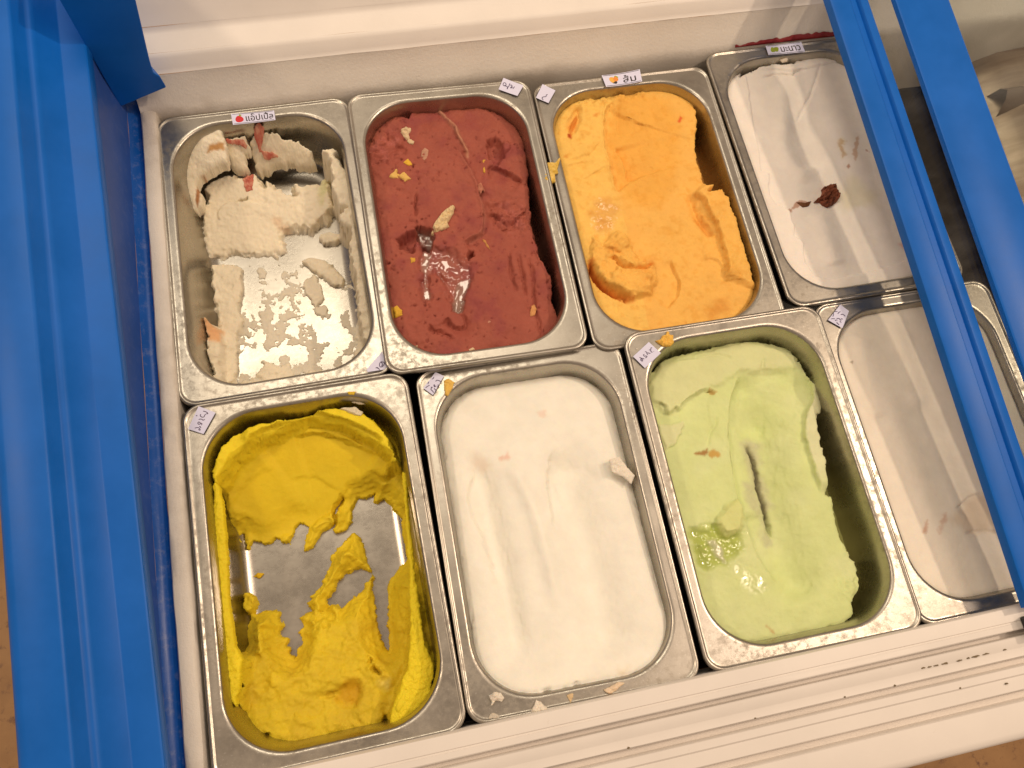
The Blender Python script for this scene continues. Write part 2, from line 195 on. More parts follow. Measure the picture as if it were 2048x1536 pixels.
 'e_lslot2':[[-74.2,58.5],[-72.7,44.3],[-71.3,34.1],[-70.3,19.4]],
 'e_coatL':[[-68.0,73.8],[-65.7,76.1],[-63.1,65.2],[-62.2,44.3],[-62.8,22.2],[-64.7,-9.7],[-63.5,-44.6],[-59.3,-55.7],[-61.8,-68.6],[-66.8,-87.2],[-73.6,-72.6],[-74.2,-45.8],[-73.2,-11.5],[-71.6,31.3]],
 'e_coatR':[[66.6,58.6],[69.2,56.1],[65.9,12.0],[64.1,-21.4],[62.4,-71.2],[66.2,-85.9],[60.9,-105.2],[48.2,-115.8],[37.3,-120.0],[28.8,-120.8],[34.4,-106.2],[41.4,-94.2],[48.2,-83.8],[51.0,-72.3],[54.9,-52.0],[58.4,-23.9],[61.2,5.3]],
 'e_arc1':[[-41.5,101.8],[-29.4,108.0],[-15.6,111.8],[-3.5,115.4],[8.2,115.9],[22.2,110.1],[35.9,102.1],[49.2,92.1],[58.5,81.8]],
 'e_arc2':[[-11.1,105.6],[-1.3,106.0],[11.0,103.1],[24.9,96.7],[38.4,87.7],[51.8,77.7],[61.4,69.5]],
 'e_arc3':[[-63.3,58.3],[-57.9,66.4],[-49.5,75.0],[-39.4,81.4],[-25.5,86.1]],
 'e_arc4':[[-17.4,73.0],[-9.5,74.6],[1.8,72.4],[9.7,65.6],[17.5,58.9]],
 'e_bowl':[[-66.7,67.7],[-61.2,76.9],[-51.5,89.5],[-37.2,99.4],[-17.1,106.3],[3.2,113.2],[25.6,103.6],[47.8,85.4],[60.4,70.2],[52.2,54.9],[28.0,49.2],[8.0,42.9],[-12.0,34.7],[-40.6,30.4],[-58.2,38.9],[-63.5,51.9]],
 'e_upl':[[-68.5,70.9],[-68.4,82.6],[-63.7,95.6],[-50.9,108.3],[-36.7,112.8],[-16.2,115.1],[2.6,116.8],[26.1,116.7],[39.8,113.1],[52.6,102.4],[60.7,86.3],[65.0,65.0],[58.6,66.3],[49.7,82.2],[37.2,93.8],[24.2,102.4],[10.7,107.0],[-0.5,106.5],[-17.7,102.0],[-31.0,97.4],[-38.6,93.8],[-43.9,85.8],[-49.1,78.9],[-62.4,69.7]],
 'e_fil':[[-42.4,104.1],[-39.7,112.0],[-34.3,108.8],[-32.9,104.4],[-39.0,100.3]],
 'e_rlump':[[-65.6,-45.4],[-62.6,-24.5],[-56.2,-20.6],[-45.3,-21.3],[-38.6,-25.3],[-36.6,-34.1],[-40.4,-41.5],[-46.3,-50.5],[-54.7,-54.8],[-63.4,-53.0]],
 'e_rocks':[[-62.9,-6.6],[-58.7,-4.8],[-54.1,-9.5],[-54.0,-17.9],[-61.2,-20.6],[-63.1,-13.9]],
 'e_diag':[[19.2,10.4],[10.3,-1.0],[-1.2,-9.5],[-10.7,-19.3],[-16.9,-27.6],[-21.6,-41.3]],
 'e_dent':[[-1.8,-86.2],[5.6,-82.9],[12.3,-85.3],[13.2,-93.5],[9.1,-101.5],[0.3,-100.6],[-4.9,-94.5]],
 'e_dent2':[[-14.3,-90.5],[-7.2,-89.1],[-4.4,-90.7],[-9.7,-93.0]],
 'e_hol1':[[-67.6,-66.1],[-64.5,-64.8],[-65.8,-72.4],[-68.4,-74.8]],
 'e_hol2':[[20.9,-68.9],[23.3,-73.5],[27.9,-83.6],[24.1,-81.8],[22.1,-74.3]],
 'e_hol3':[[26.7,-112.9],[28.2,-116.2],[24.8,-119.3],[24.1,-117.2]],
 'e_hol4':[[-72.1,-92.3],[-66.7,-105.0],[-55.9,-111.1],[-52.6,-107.1],[-60.3,-108.3],[-67.0,-108.7],[-73.9,-101.5],[-75.8,-91.5]],
 'e_ball':[[-0.4,-26.3],[3.8,-25.1],[6.5,-27.8],[5.9,-32.9],[3.1,-38.6],[1.6,-34.1],[-0.9,-30.4]],
 'e_pitb':[[-10.7,-29.0],[-3.3,-27.4],[0.0,-33.4],[0.2,-39.7],[-7.5,-44.3],[-13.2,-41.1]],
 'e_pale':[[26.4,-88.3],[35.5,-88.2],[32.3,-95.5],[26.8,-92.3]],
 'e_pinkr':[[49.3,-103.9],[56.4,-103.4],[55.6,-108.1],[50.7,-108.0]],
 'e_strip':[[61.9,-2.3],[59.0,-33.2],[58.1,-63.4],[54.3,-87.3],[42.0,-102.9],[32.3,-115.9]],
 'x5_0':[[24.9,114.0],[33.4,114.0],[40.9,113.1],[45.1,108.1],[43.6,105.3],[36.3,107.7],[32.8,106.2],[30.6,103.5],[27.5,105.5],[26.7,110.0]],
 'x5_1':[[-27.7,105.1],[-22.4,107.4],[-21.1,104.3],[-25.7,100.8]],
 'x5_2':[[-20.3,106.0],[-11.9,108.5],[-6.1,108.8],[-8.4,106.3],[-14.0,106.1]],
 'x5_3':[[38.4,116.8],[42.2,117.9],[48.7,116.4],[48.3,113.6],[43.5,113.8]],
 'x5_4':[[36.1,122.6],[42.8,121.4],[41.0,118.8],[37.4,119.9]],
 'x5_5':[[-56.0,6.9],[-52.1,9.7],[-46.9,7.6],[-51.3,4.5]],
 'x5_6':[[-73.1,6.2],[-69.0,6.7],[-68.0,-0.8],[-71.9,-0.4]],
 'f_tr1':[[-46.2,67.4],[-44.0,34.7],[-42.6,-0.5],[-40.7,-41.9],[-40.0,-77.8],[-39.2,-102.2]],
 'f_tr2':[[20.4,59.9],[21.5,27.1],[22.8,-12.3],[24.0,-50.2],[23.4,-86.2],[23.4,-110.6]],
 'f_rd':[[-27.1,55.6],[-15.8,33.4],[-8.7,0.8],[-6.8,-37.3],[-6.8,-73.5]],
 'f_step':[[16.3,57.4],[9.7,44.5],[5.1,31.5],[3.8,18.1],[3.7,4.7],[1.8,-14.8]],
 'f_dip':[[16.2,63.4],[31.2,63.6],[43.3,44.5],[41.8,25.2],[24.9,33.7],[12.1,36.0]],
 'f_lstep':[[-45.0,76.2],[-50.8,41.1],[-56.9,23.3],[-51.6,1.3],[-47.3,-25.3],[-45.6,-50.6]],
 'f_spk':[[10.3,27.8],[13.1,21.9],[12.9,8.4],[10.5,15.5]],
 'f_pk1':[[-27.3,55.4],[-20.9,57.8],[-19.1,53.3],[-23.4,51.3],[-27.1,52.6]],
 'f_pk2':[[8.7,86.6],[14.3,87.1],[14.7,82.7],[10.1,83.4]],
 'f_pk3':[[-46.5,63.0],[-36.7,58.5],[-33.0,49.5],[-41.5,45.5],[-48.7,49.5]],
 'f_brn':[[24.5,-113.7],[31.8,-114.1],[32.5,-120.2],[26.0,-120.9]],
 'f_chan':[[64.4,-111.1],[56.6,-116.8],[43.9,-120.9],[31.8,-123.0]],
 'f_ragged':[[-44.6,-116.3],[-28.4,-122.3],[-12.0,-122.5],[8.0,-125.4],[29.2,-123.6],[31.1,-120.0],[8.8,-121.6],[-15.6,-119.9],[-35.6,-117.1]],
 'x6_0':[[-65.5,-114.2],[-61.4,-112.4],[-56.7,-114.0],[-55.4,-118.1],[-57.8,-120.0],[-61.5,-118.8],[-63.9,-121.0],[-65.8,-121.6],[-64.1,-118.3]],
 'x6_1':[[-39.6,-128.9],[-36.2,-125.6],[-34.4,-122.6],[-31.1,-124.9],[-30.0,-127.3],[-27.6,-129.2],[-28.2,-130.9],[-38.8,-131.0]],
 'x6_2':[[-68.5,-129.0],[-66.9,-126.8],[-64.7,-125.3],[-61.1,-127.4],[-59.8,-130.2]],
 'x6_3':[[-60.3,120.3],[-56.2,121.7],[-51.9,117.7],[-55.2,111.0],[-58.8,107.1],[-61.3,108.1],[-61.0,113.5]],
 'x6_4':[[53.1,37.0],[62.0,37.8],[65.9,28.6],[69.8,21.0],[65.8,14.2],[60.8,21.2],[53.4,26.4]],
 'x6_5':[[12.2,-125.3],[16.6,-124.1],[23.3,-122.0],[28.0,-123.9],[22.2,-126.7],[17.5,-129.2],[13.6,-128.4]],
 'x6_6':[[-13.6,-124.2],[-7.7,-122.9],[-9.6,-126.9],[-11.9,-130.5],[-12.6,-127.7]],
 'g_edge':[[-66.7,95.5],[-58.6,103.9],[-49.9,110.1],[-39.4,114.9],[-20.6,115.6],[-1.3,117.3],[13.7,118.2],[28.6,118.5],[41.3,114.6],[53.7,109.7],[62.1,102.0],[65.5,95.8],[63.3,92.3],[65.5,92.5],[66.6,85.6],[66.3,77.9],[68.7,72.0],[70.4,67.3],[70.3,58.6],[69.3,49.0],[65.1,42.3],[62.9,43.8],[59.9,32.6],[59.2,22.2],[57.8,10.0],[59.3,6.6],[56.2,-3.1],[54.9,-12.0],[51.7,-20.4],[55.5,-24.2],[54.5,-31.9],[52.6,-42.4],[51.5,-54.9],[54.2,-68.0],[54.9,-71.9],[59.2,-75.1],[57.4,-79.1],[56.6,-84.6],[56.9,-89.3],[55.6,-94.7],[51.5,-99.5],[44.9,-104.7],[42.9,-113.5],[33.8,-120.7],[-7.0,-128.8],[-42.4,-121.7],[-70.8,-89.3],[-72.3,56.2]],
 'g_slot':[[4.5,34.1],[6.5,23.9],[6.8,13.3],[5.9,-1.2],[5.0,-19.5],[3.9,-35.5],[4.1,-48.3]],
 'g_trough':[[21.1,70.7],[14.2,32.6],[9.5,-4.3],[7.0,-40.4],[8.2,-75.9],[10.9,-99.2]],
 'g_lwall':[[12.6,90.8],[3.9,78.2],[-3.6,62.4],[-9.1,46.4],[-12.6,30.5],[-15.0,14.6],[-16.6,-5.2],[-17.6,-18.9]],
 'g_lwall2':[[-14.8,-21.1],[-16.2,-35.8],[-14.8,-53.5],[-10.4,-67.0],[-4.3,-80.7]],
 'g_rstep':[[61.9,83.4],[66.7,71.6],[63.7,59.1],[55.0,47.7],[48.9,35.0],[46.6,17.7],[46.6,-4.8],[45.6,-20.7]],
 'g_dip':[[14.9,86.4],[31.4,89.1],[53.5,85.3],[63.4,69.2],[52.3,47.3],[34.8,37.7],[4.1,37.9],[-3.1,48.7],[4.2,70.9]],
 'g_flap':[[-64.8,60.0],[-55.1,57.2],[-44.1,57.3],[-44.6,53.2],[-52.2,45.3],[-54.1,41.5],[-63.6,37.1],[-64.5,47.5]],
 'g_fold':[[-63.4,78.9],[-54.8,73.2],[-53.7,65.6],[-47.6,69.8],[-45.2,67.3],[-38.3,74.5],[-28.9,79.3],[-18.4,80.7],[-11.1,77.2]],
 'g_upl':[[-62.1,95.5],[-50.5,107.5],[-23.0,110.5],[9.7,116.1],[26.6,116.5],[47.2,107.4],[60.8,96.2],[60.2,87.4],[34.9,87.4],[12.1,91.3],[-5.6,83.5],[-22.9,80.0],[-36.5,74.9],[-46.5,67.2],[-55.0,65.5],[-64.7,78.8]],
 'g_str1':[[-14.1,57.8],[-20.4,49.5],[-26.4,42.3],[-31.0,32.8]],
 'g_str2':[[35.3,100.2],[32.1,93.0],[29.6,87.9]],
 'g_str3':[[-41.2,110.0],[-18.6,109.4],[-2.4,107.8],[10.6,102.2]],
 'g_lump':[[-35.2,-21.4],[-29.0,-16.0],[-17.4,-11.6],[-16.3,-17.5],[-20.3,-31.7],[-24.2,-35.5],[-33.5,-38.8],[-39.3,-36.4],[-40.7,-27.8]],
 'g_wet':[[-59.7,-28.0],[-41.9,-27.7],[-37.0,-36.9],[-22.3,-37.9],[-26.6,-49.9],[-39.7,-60.2],[-48.9,-60.2],[-62.4,-55.8],[-62.2,-41.3]],
 'g_wetsp':[[-35.3,-62.9],[-19.7,-73.1],[-13.0,-81.5],[-22.7,-83.2],[-33.2,-75.0]],
 'g_icy':[[-49.4,-38.3],[-43.0,-38.6],[-38.6,-49.5],[-41.0,-58.1],[-46.6,-51.6]],
 'g_br1':[[-41.3,30.3],[-37.1,31.1],[-30.8,32.5],[-29.8,28.7],[-34.1,27.4],[-39.8,28.5]],
 'g_br2':[[-29.4,30.2],[-25.2,30.9],[-21.8,26.7],[-23.9,24.6],[-28.9,24.5],[-31.3,26.9]],
 'g_br3':[[-19.5,79.1],[-15.9,81.1],[-10.7,77.5],[-13.2,75.8]],
 'g_br4':[[-23.5,-108.5],[-21.2,-109.8],[-17.8,-116.5],[-20.1,-115.1]],
 'g_grey':[[-2.2,33.8],[10.2,37.9],[17.2,30.3],[12.4,10.5],[10.5,-19.4],[-0.6,-23.2],[-0.0,2.6],[-2.7,21.5]],
 'g_grey2':[[-7.0,1.1],[4.5,1.0],[2.8,-40.6],[2.8,-49.9],[-3.0,-50.6],[-3.7,-33.7],[-7.4,-17.0]],
 'g_crev':[[50.1,-116.8],[41.2,-121.1],[33.7,-124.0]],
 'g_rag':[[38.7,-86.4],[48.0,-81.0],[56.9,-88.1],[54.4,-98.4],[44.8,-101.8],[37.7,-95.1]],
 'g_botrag':[[-56.2,-109.7],[-33.9,-119.2],[-6.7,-118.7],[20.9,-118.1],[43.9,-118.3],[36.9,-125.6],[-0.9,-129.2],[-35.8,-125.6]],
 'x7_0':[[-56.4,121.6],[-53.0,121.9],[-50.5,125.2],[-47.3,124.9],[-45.7,128.5],[-43.5,127.5],[-43.9,125.2],[-41.6,123.7],[-42.6,117.6],[-45.9,114.8],[-52.1,115.8],[-54.6,118.6]],
 'x7_1':[[-73.6,117.3],[-72.0,118.1],[-71.8,116.6],[-73.3,116.2]],
 'h_l1':[[-44.6,104.2],[-48.9,80.9],[-51.4,51.9],[-52.5,27.3]],
 'h_l2':[[-10.7,119.3],[-11.7,94.8],[-12.8,65.0],[-15.6,26.7]],
 'h_cr':[[-17.0,-52.7],[-5.1,-46.9],[7.8,-43.9],[19.0,-45.0]],
 'h_cr2':[[-17.7,-73.2],[-6.1,-72.7],[8.3,-74.9],[14.9,-77.4]],
 'h_st1':[[-46.3,-58.1],[-43.1,-56.9],[-43.0,-60.4],[-47.7,-66.5],[-49.2,-65.3]],
 'h_st2':[[-36.8,-65.0],[-28.6,-56.1],[-25.6,-55.8],[-33.1,-67.5],[-37.2,-68.4]],
 'h_pat':[[-4.7,-46.1],[20.8,-45.3],[16.3,-76.4],[-16.1,-73.9],[-24.8,-60.1]],
 'h_spk':[[-60.2,79.8],[-57.5,80.3],[-58.8,78.1]],
 'l1':[[-18.5,126.7],[17.7,125.1],[17.9,115.1],[-17.9,115.2]],
 'l1b':[[74.4,-113.0],[76.3,-128.2],[60.8,-128.0],[60.3,-125.8]],
 'l2':[[59.4,134.1],[75.9,124.1],[68.3,113.5],[52.7,122.3]],
 'l3':[[-16.9,132.2],[19.0,134.1],[18.1,120.6],[-15.7,119.1]],
 'l3b':[[-71.4,130.7],[-61.4,122.1],[-70.3,109.5],[-80.1,116.9]],
 'l4':[[-20.0,131.4],[16.0,131.3],[16.0,119.4],[-20.4,120.9]],
 'l5':[[-69.2,129.9],[-57.9,122.7],[-67.5,107.6],[-77.8,113.4]],
 'l6':[[-65.1,128.1],[-59.2,123.7],[-69.8,109.4],[-76.4,116.4]],
 'l7':[[-62.3,121.1],[-55.0,110.3],[-70.5,99.9],[-77.4,111.0]],
 'l8':[[-56.0,128.4],[-50.6,121.5],[-61.4,107.5],[-71.4,116.5]],
 'w2':[[[58.8,125.7],[60.1,126.0],[60.4,127.6],[59.3,128.8],[58.0,128.0],[57.7,126.3],[59.0,125.2],[60.8,124.6],[61.0,122.7],[60.3,121.7]],[[60.4,122.3],[62.3,124.4],[64.0,127.4]],[[64.0,125.6],[65.2,125.5],[65.3,124.1],[63.7,122.9],[64.8,122.5],[65.6,123.6]],[[65.7,121.5],[67.5,123.6]]],
 'w3b':[[[-74.2,113.5],[-74.9,115.5],[-74.1,116.5],[-72.6,116.7],[-71.1,116.7],[-70.3,118.5],[-69.2,118.5]]],
 'w5':[[[-66.2,125.3],[-64.7,124.6],[-63.6,123.6],[-63.2,122.8],[-64.3,122.8]],[[-68.1,123.2],[-68.5,122.1],[-67.5,120.8],[-66.1,120.7],[-65.5,121.8],[-64.6,122.6]],[[-71.4,122.9],[-70.6,122.3]],[[-69.8,119.2],[-69.0,119.5],[-67.6,119.1],[-66.9,118.2],[-65.6,118.7]],[[-70.8,116.3],[-70.2,117.4],[-69.2,116.9],[-69.0,115.7],[-70.1,115.6],[-70.6,116.3]],[[-68.7,116.2],[-67.9,115.8],[-68.3,114.6]],[[-69.9,114.0],[-68.9,113.2],[-69.2,112.7]],[[-73.0,113.2],[-71.6,113.3],[-70.3,112.9],[-69.6,111.8],[-69.6,110.9],[-70.7,111.7]]],
 'w6':[[[-68.8,122.7],[-67.6,122.9],[-66.9,124.1]],[[-66.1,120.2],[-65.2,121.1],[-63.8,120.6],[-62.4,119.6],[-61.6,118.6]],[[-72.3,119.2],[-71.3,120.7]],[[-74.4,116.2],[-72.9,117.2],[-71.2,117.7]],[[-68.4,117.3],[-67.3,117.5],[-67.9,115.9],[-66.3,116.5]],[[-65.1,117.1],[-64.0,116.5],[-65.7,115.4]],[[-70.5,116.0],[-69.4,115.8],[-70.7,114.4],[-69.5,112.5],[-69.0,111.2]],[[-68.1,114.7],[-66.9,112.5],[-67.7,112.0]]],
 'w7':[[[-72.7,109.4],[-71.5,108.6],[-70.1,107.9],[-69.3,107.4]],[[-71.6,108.3],[-72.2,106.9],[-71.2,105.9],[-70.8,107.0],[-71.5,107.8]],[[-68.3,111.3],[-69.1,110.8],[-68.4,109.6],[-67.4,109.8],[-66.7,109.0],[-68.2,108.1]],[[-67.2,113.5],[-66.1,112.8],[-66.1,111.3],[-65.7,110.4]],[[-65.6,112.2],[-64.5,111.7],[-63.4,111.3]],[[-63.8,114.3],[-62.6,114.1],[-62.5,112.7],[-61.6,111.9]],[[-60.9,115.8],[-61.9,115.7],[-62.2,114.4]],[[-60.5,112.5],[-60.3,112.3]]],
 'w8':[[[-60.9,127.4],[-60.3,126.2],[-59.7,125.4]],[[-63.2,122.9],[-60.8,122.6]],[[-61.2,120.5],[-59.7,121.7],[-58.2,122.0]],[[-58.9,119.4],[-57.3,119.5],[-56.2,118.6],[-55.6,117.3]],[[-64.8,121.8],[-65.2,120.1],[-66.4,118.8]],[[-68.6,116.9],[-67.0,117.0],[-65.1,116.5]],[[-63.6,116.6],[-61.6,116.3],[-60.9,115.1],[-60.2,114.2]],[[-60.0,115.8],[-58.4,115.2]],[[-65.6,114.8],[-64.7,115.3],[-63.4,115.1]],[[-61.7,113.8],[-60.8,112.4]],[[-64.3,113.5],[-64.6,112.6],[-63.9,111.6],[-63.3,110.8]]],
 'w1b':[[[72.3,-121.5],[74.4,-122.3],[74.2,-124.0],[72.4,-125.7],[70.9,-125.4],[70.9,-123.0],[72.3,-121.5],[72.9,-123.7],[72.1,-125.2]],[[67.4,-125.8],[68.9,-125.9],[70.2,-127.8]],[[68.3,-125.4],[69.2,-126.6]]],
 'a_met':[[1.6,104.8],[10.8,108.7],[18.7,109.8],[32.7,103.5],[36.7,96.4],[28.6,86.0],[16.6,91.9],[17.2,84.3],[19.6,76.4],[14.7,75.5],[10.7,83.0],[2.8,90.0],[-0.2,97.5]],
 'a_crev':[[-60.7,88.3],[-55.6,94.2],[-48.7,98.8],[-40.0,101.4],[-32.4,102.5],[-29.9,99.2]],
 'a_crev2':[[-31.2,123.0],[-31.9,112.7],[-32.3,103.7]],
 'a_crk1':[[-30.5,74.0],[-27.9,76.9],[-21.3,77.0],[-22.4,74.9],[-27.1,74.6]],
 'a_crk2':[[-7.6,90.7],[-3.5,88.9],[-3.1,83.2],[-5.6,82.4]],
 'c_left':[[3.6,127.2],[-12.1,102.7],[-21.8,78.1],[-26.5,48.8],[-27.1,20.7],[-27.7,-6.6]],
 'c_scoop':[[-3.6,113.6],[15.1,115.8],[43.2,105.8],[47.9,84.7],[37.2,50.9],[25.8,18.4],[5.0,-6.2],[-16.9,2.6],[-24.0,25.8],[-23.3,54.0],[-20.7,82.6]],
}

# ------------------------------------------------------------------ noise and distance helpers
def _hash(ix, iy, seed):
    n = (ix.astype(np.int64) * 374761393 + iy.astype(np.int64) * 668265263 + seed * 1442695041) & 0x7fffffff
    n = ((n ^ (n >> 13)) * 1274126177) & 0x7fffffff
    n = n ^ (n >> 16)
    return (n & 0xffff) / 65535.0 * 2 - 1

def vnoise(x, y, seed=0):
    ix = np.floor(x); iy = np.floor(y)
    fx = x - ix; fy = y - iy
    ux = fx * fx * fx * (fx * (fx * 6 - 15) + 10); uy = fy * fy * fy * (fy * (fy * 6 - 15) + 10)
    a = _hash(ix, iy, seed); b = _hash(ix + 1, iy, seed)
    c = _hash(ix, iy + 1, seed); d = _hash(ix + 1, iy + 1, seed)
    return (a + (b - a) * ux) * (1 - uy) + (c + (d - c) * ux) * uy

def fbm(x, y, size, seed=0, octv=4, gain=0.5):
    s = 0; a = 1; t = 0; f = 1.0 / size
    for i in range(octv):
        cr, sr = math.cos(0.6 * i), math.sin(0.6 * i)
        s = s + a * vnoise((x * cr - y * sr) * f + 17.3 * i, (x * sr + y * cr) * f - 9.1 * i, seed + i * 101)
        t += a; a *= gain; f *= 2.03
    return s / t

def sstep(a, b, x):
    t = np.clip((x - a) / (b - a), 0, 1)
    return t * t * (3 - 2 * t)

def seg_dist(X, Y, p, q):
    dx, dy = q[0] - p[0], q[1] - p[1]
    L = dx * dx + dy * dy + 1e-9
    t = np.clip(((X - p[0]) * dx + (Y - p[1]) * dy) / L, 0, 1)
    return np.hypot(X - p[0] - t * dx, Y - p[1] - t * dy), t

def poly_sd(X, Y, pts):
    d = np.full(X.shape, 1e9); ins = np.zeros(X.shape, bool)
    n = len(pts)
    for i in range(n):
        p, q = pts[i], pts[(i + 1) % n]
        d = np.minimum(d, seg_dist(X, Y, p, q)[0])
        if p[1] != q[1]:
            c = ((p[1] > Y) != (q[1] > Y)) & (X < (q[0] - p[0]) * (Y - p[1]) / (q[1] - p[1]) + p[0])
            ins ^= c
    return np.where(ins, d, -d)

def smooth_line(pts, k=6):
    """Catmull-Rom through the points"""
    P = np.array(pts, float)
    if len(P) < 3:
        return [tuple(p) for p in P]
    E = np.vstack([2 * P[0] - P[1], P, 2 * P[-1] - P[-2]])
    out = []
    for i in range(1, len(E) - 2):
        a, b, c, d = E[i - 1], E[i], E[i + 1], E[i + 2]
        for j in range(k):
            t = j / k
            out.append(tuple(0.5 * ((2 * b) + (c - a) * t + (2 * a - 5 * b + 4 * c - d) * t * t + (3 * b - a - 3 * c + d) * t ** 3)))
    out.append(tuple(P[-1]))
    return out

def line_sd(X, Y, pts):
    """signed distance to an open line (positive on its left) and the position 0..1 along it"""
    pts = smooth_line(pts)
    best = np.full(X.shape, 1e9); s = np.zeros(X.shape); u = np.zeros(X.shape)
    n = len(pts) - 1
    for i in range(n):
        p, q = pts[i], pts[i + 1]
        d, t = seg_dist(X, Y, p, q)
        cr = (q[0] - p[0]) * (Y - p[1]) - (q[1] - p[1]) * (X - p[0])
        m = d < best
        best = np.where(m, d, best)
        s = np.where(m, np.sign(cr), s)
        u = np.where(m, (i + t) / n, u)
    return best * s, u

# ------------------------------------------------------------------ object helpers
def tag(o, label=None, cat=None, group=None, kind=None):
    if label: o["label"] = label
    if cat: o["category"] = cat
    if group: o["group"] = group
    if kind: o["kind"] = kind
    return o

def empty(name, mat=None):
    o = bpy.data.objects.new(name, None)
    o.empty_display_size = 0.02
    COL.objects.link(o)
    if mat is not None:
        o.matrix_world = mat
    return o

def mesh_obj(name, verts, faces, mat, parent=None, smooth=False, scale=MM):
    me = bpy.data.meshes.new(name)
    me.from_pydata([tuple(c * scale for c in v) for v in verts], [], faces)
    me.materials.append(mat)
    if smooth:
        me.polygons.foreach_set("use_smooth", [True] * len(me.polygons))
    me.update()
    o = bpy.data.objects.new(name, me)
    COL.objects.link(o)
    if parent is not None:
        o.parent = parent
    return o

def grid_obj(name, X, Y, Z, keep, mat, tint=None, wet=None, parent=None, matrix=None, skirt=None):
    """height field mesh from grids in mm; keep marks the quads that stay"""
    ny, nx = X.shape
    idx = np.arange(ny * nx).reshape(ny, nx)
    q = np.stack([idx[:-1, :-1], idx[:-1, 1:], idx[1:, 1:], idx[1:, :-1]], -1)[keep]
    used = np.unique(q)
    remap = np.full(ny * nx, -1); remap[used] = np.arange(len(used))
    q = remap[q]
    co = np.stack([X.ravel(), Y.ravel(), Z.ravel()], 1)[used] * MM
    tc = tint.reshape(-1, 3)[used] if tint is not None else None
    wc = wet.ravel()[used] if wet is not None else None
    if skirt is not None:
        ed = np.concatenate([q[:, [0, 1]], q[:, [1, 2]], q[:, [2, 3]], q[:, [3, 0]]])
        key = np.sort(ed, 1)
        _, inv, cnt = np.unique(key, axis=0, return_inverse=True, return_counts=True)
        be = ed[cnt[inv.ravel()] == 1]
        bv = np.unique(be)
        low = np.full(len(co), -1); low[bv] = len(co) + np.arange(len(bv))
        lowco = co[bv].copy(); lowco[:, 2] = skirt.ravel()[used][bv] * MM
        co = np.vstack([co, lowco])
        if tc is not None: tc = np.vstack([tc, tc[bv]])
        if wc is not None: wc = np.concatenate([wc, wc[bv]])
        sq = np.stack([be[:, 1], be[:, 0], low[be[:, 0]], low[be[:, 1]]], 1)
        q = np.vstack([q, sq])
    me = bpy.data.meshes.new(name)
    me.vertices.add(len(co)); me.vertices.foreach_set("co", co.astype(np.float32).ravel())
    me.loops.add(q.size); me.loops.foreach_set("vertex_index", q.astype(np.int32).ravel())
    me.polygons.add(len(q))
    me.polygons.foreach_set("loop_start", np.arange(0, q.size, 4, dtype=np.int32))
    me.polygons.foreach_set("loop_total", np.full(len(q), 4, np.int32))
    me.polygons.foreach_set("use_smooth", np.ones(len(q), bool))
    if tc is not None:
        a = me.attributes.new("tint", 'FLOAT_COLOR', 'POINT')
        a.data.foreach_set("color", np.hstack([tc, np.ones((len(tc), 1))]).astype(np.float32).ravel())
    if wc is not None:
        a = me.attributes.new("wet", 'FLOAT', 'POINT')
        a.data.foreach_set("value", wc.astype(np.float32))
    me.materials.append(mat)
    me.update(calc_edges=True)
    me.validate()
    o = bpy.data.objects.new(name, me)
    COL.objects.link(o)
    if parent is not None: o.parent = parent
    if matrix is not None: o.matrix_world = matrix
    return o

def extrude_x(name, prof, x0, x1, mat, parent=None, smooth=False, nseg=1, wob=0, closed=False):
    """profile of (y, z) swept along x"""
    n = len(prof); vs = []; fs = []
    for k in range(nseg + 1):
        x = x0 + (x1 - x0) * k / nseg
        for j, (y, z) in enumerate(prof):
            w = wob * float(vnoise(np.array([x / 31.0]), np.array([j * 0.7]), 5)[0]) if wob else 0
            vs.append((x, y + w, z + w * 0.6))
    m = n if closed else n - 1
    for k in range(nseg):
        for j in range(m):
            a = k * n + j; b = k * n + (j + 1) % n
            fs.append((a, a + n, b + n, b))
    if closed:
        fs.append(tuple(range(n))); fs.append(tuple(reversed(range(nseg * n, nseg * n + n))))
    o = mesh_obj(name, vs, fs, mat, parent, smooth)
    if smooth: sharp(o)
    return o

def extrude_y(name, prof, y0, y1, mat, parent=None, smooth=False, nseg=1, closed=False, zf=None, wob=0):
    """profile of (x, z) swept along y; zf(y) lifts the profile"""
    n = len(prof); vs = []; fs = []
    for k in range(nseg + 1):
        y = y0 + (y1 - y0) * k / nseg
        for j, (x, z) in enumerate(prof):
            w = wob * float(vnoise(np.array([y / 23.0]), np.array([j * 0.9]), 8)[0]) if wob else 0
            vs.append((x + w, y, z + (zf(y) if zf else 0)))
    m = n if closed else n - 1
    for k in range(nseg):
        for j in range(m):
            a = k * n + j; b = k * n + (j + 1) % n
            fs.append((a, b, b + n, a + n))
    if closed:
        fs.append(tuple(reversed(range(n)))); fs.append(tuple(range(nseg * n, nseg * n + n)))
    o = mesh_obj(name, vs, fs, mat, parent, smooth)
    if smooth: sharp(o)
    return o

def sharp(o, deg=38):
    me = o.data
    try:
        me.set_sharp_from_angle(angle=math.radians(deg))
    except Exception:
        pass

def bevel(o, w, seg=2):
    m = o.modifiers.new("bevel", 'BEVEL')
    m.width = w * MM; m.segments = seg; m.limit_method = 'ANGLE'; m.angle_limit = math.radians(35)
    m.harden_normals = False
    return o

def box(name, x0, x1, y0, y1, z0, z1, mat, parent=None, bw=0):
    vs = [(x, y, z) for x in (x0, x1) for y in (y0, y1) for z in (z0, z1)]
    fs = [(0, 1, 3, 2), (4, 6, 7, 5), (0, 4, 5, 1), (2, 3, 7, 6), (0, 2, 6, 4), (1, 5, 7, 3)]
    o = mesh_obj(name, vs, fs, mat, parent)
    if bw: bevel(o, bw)
    return o

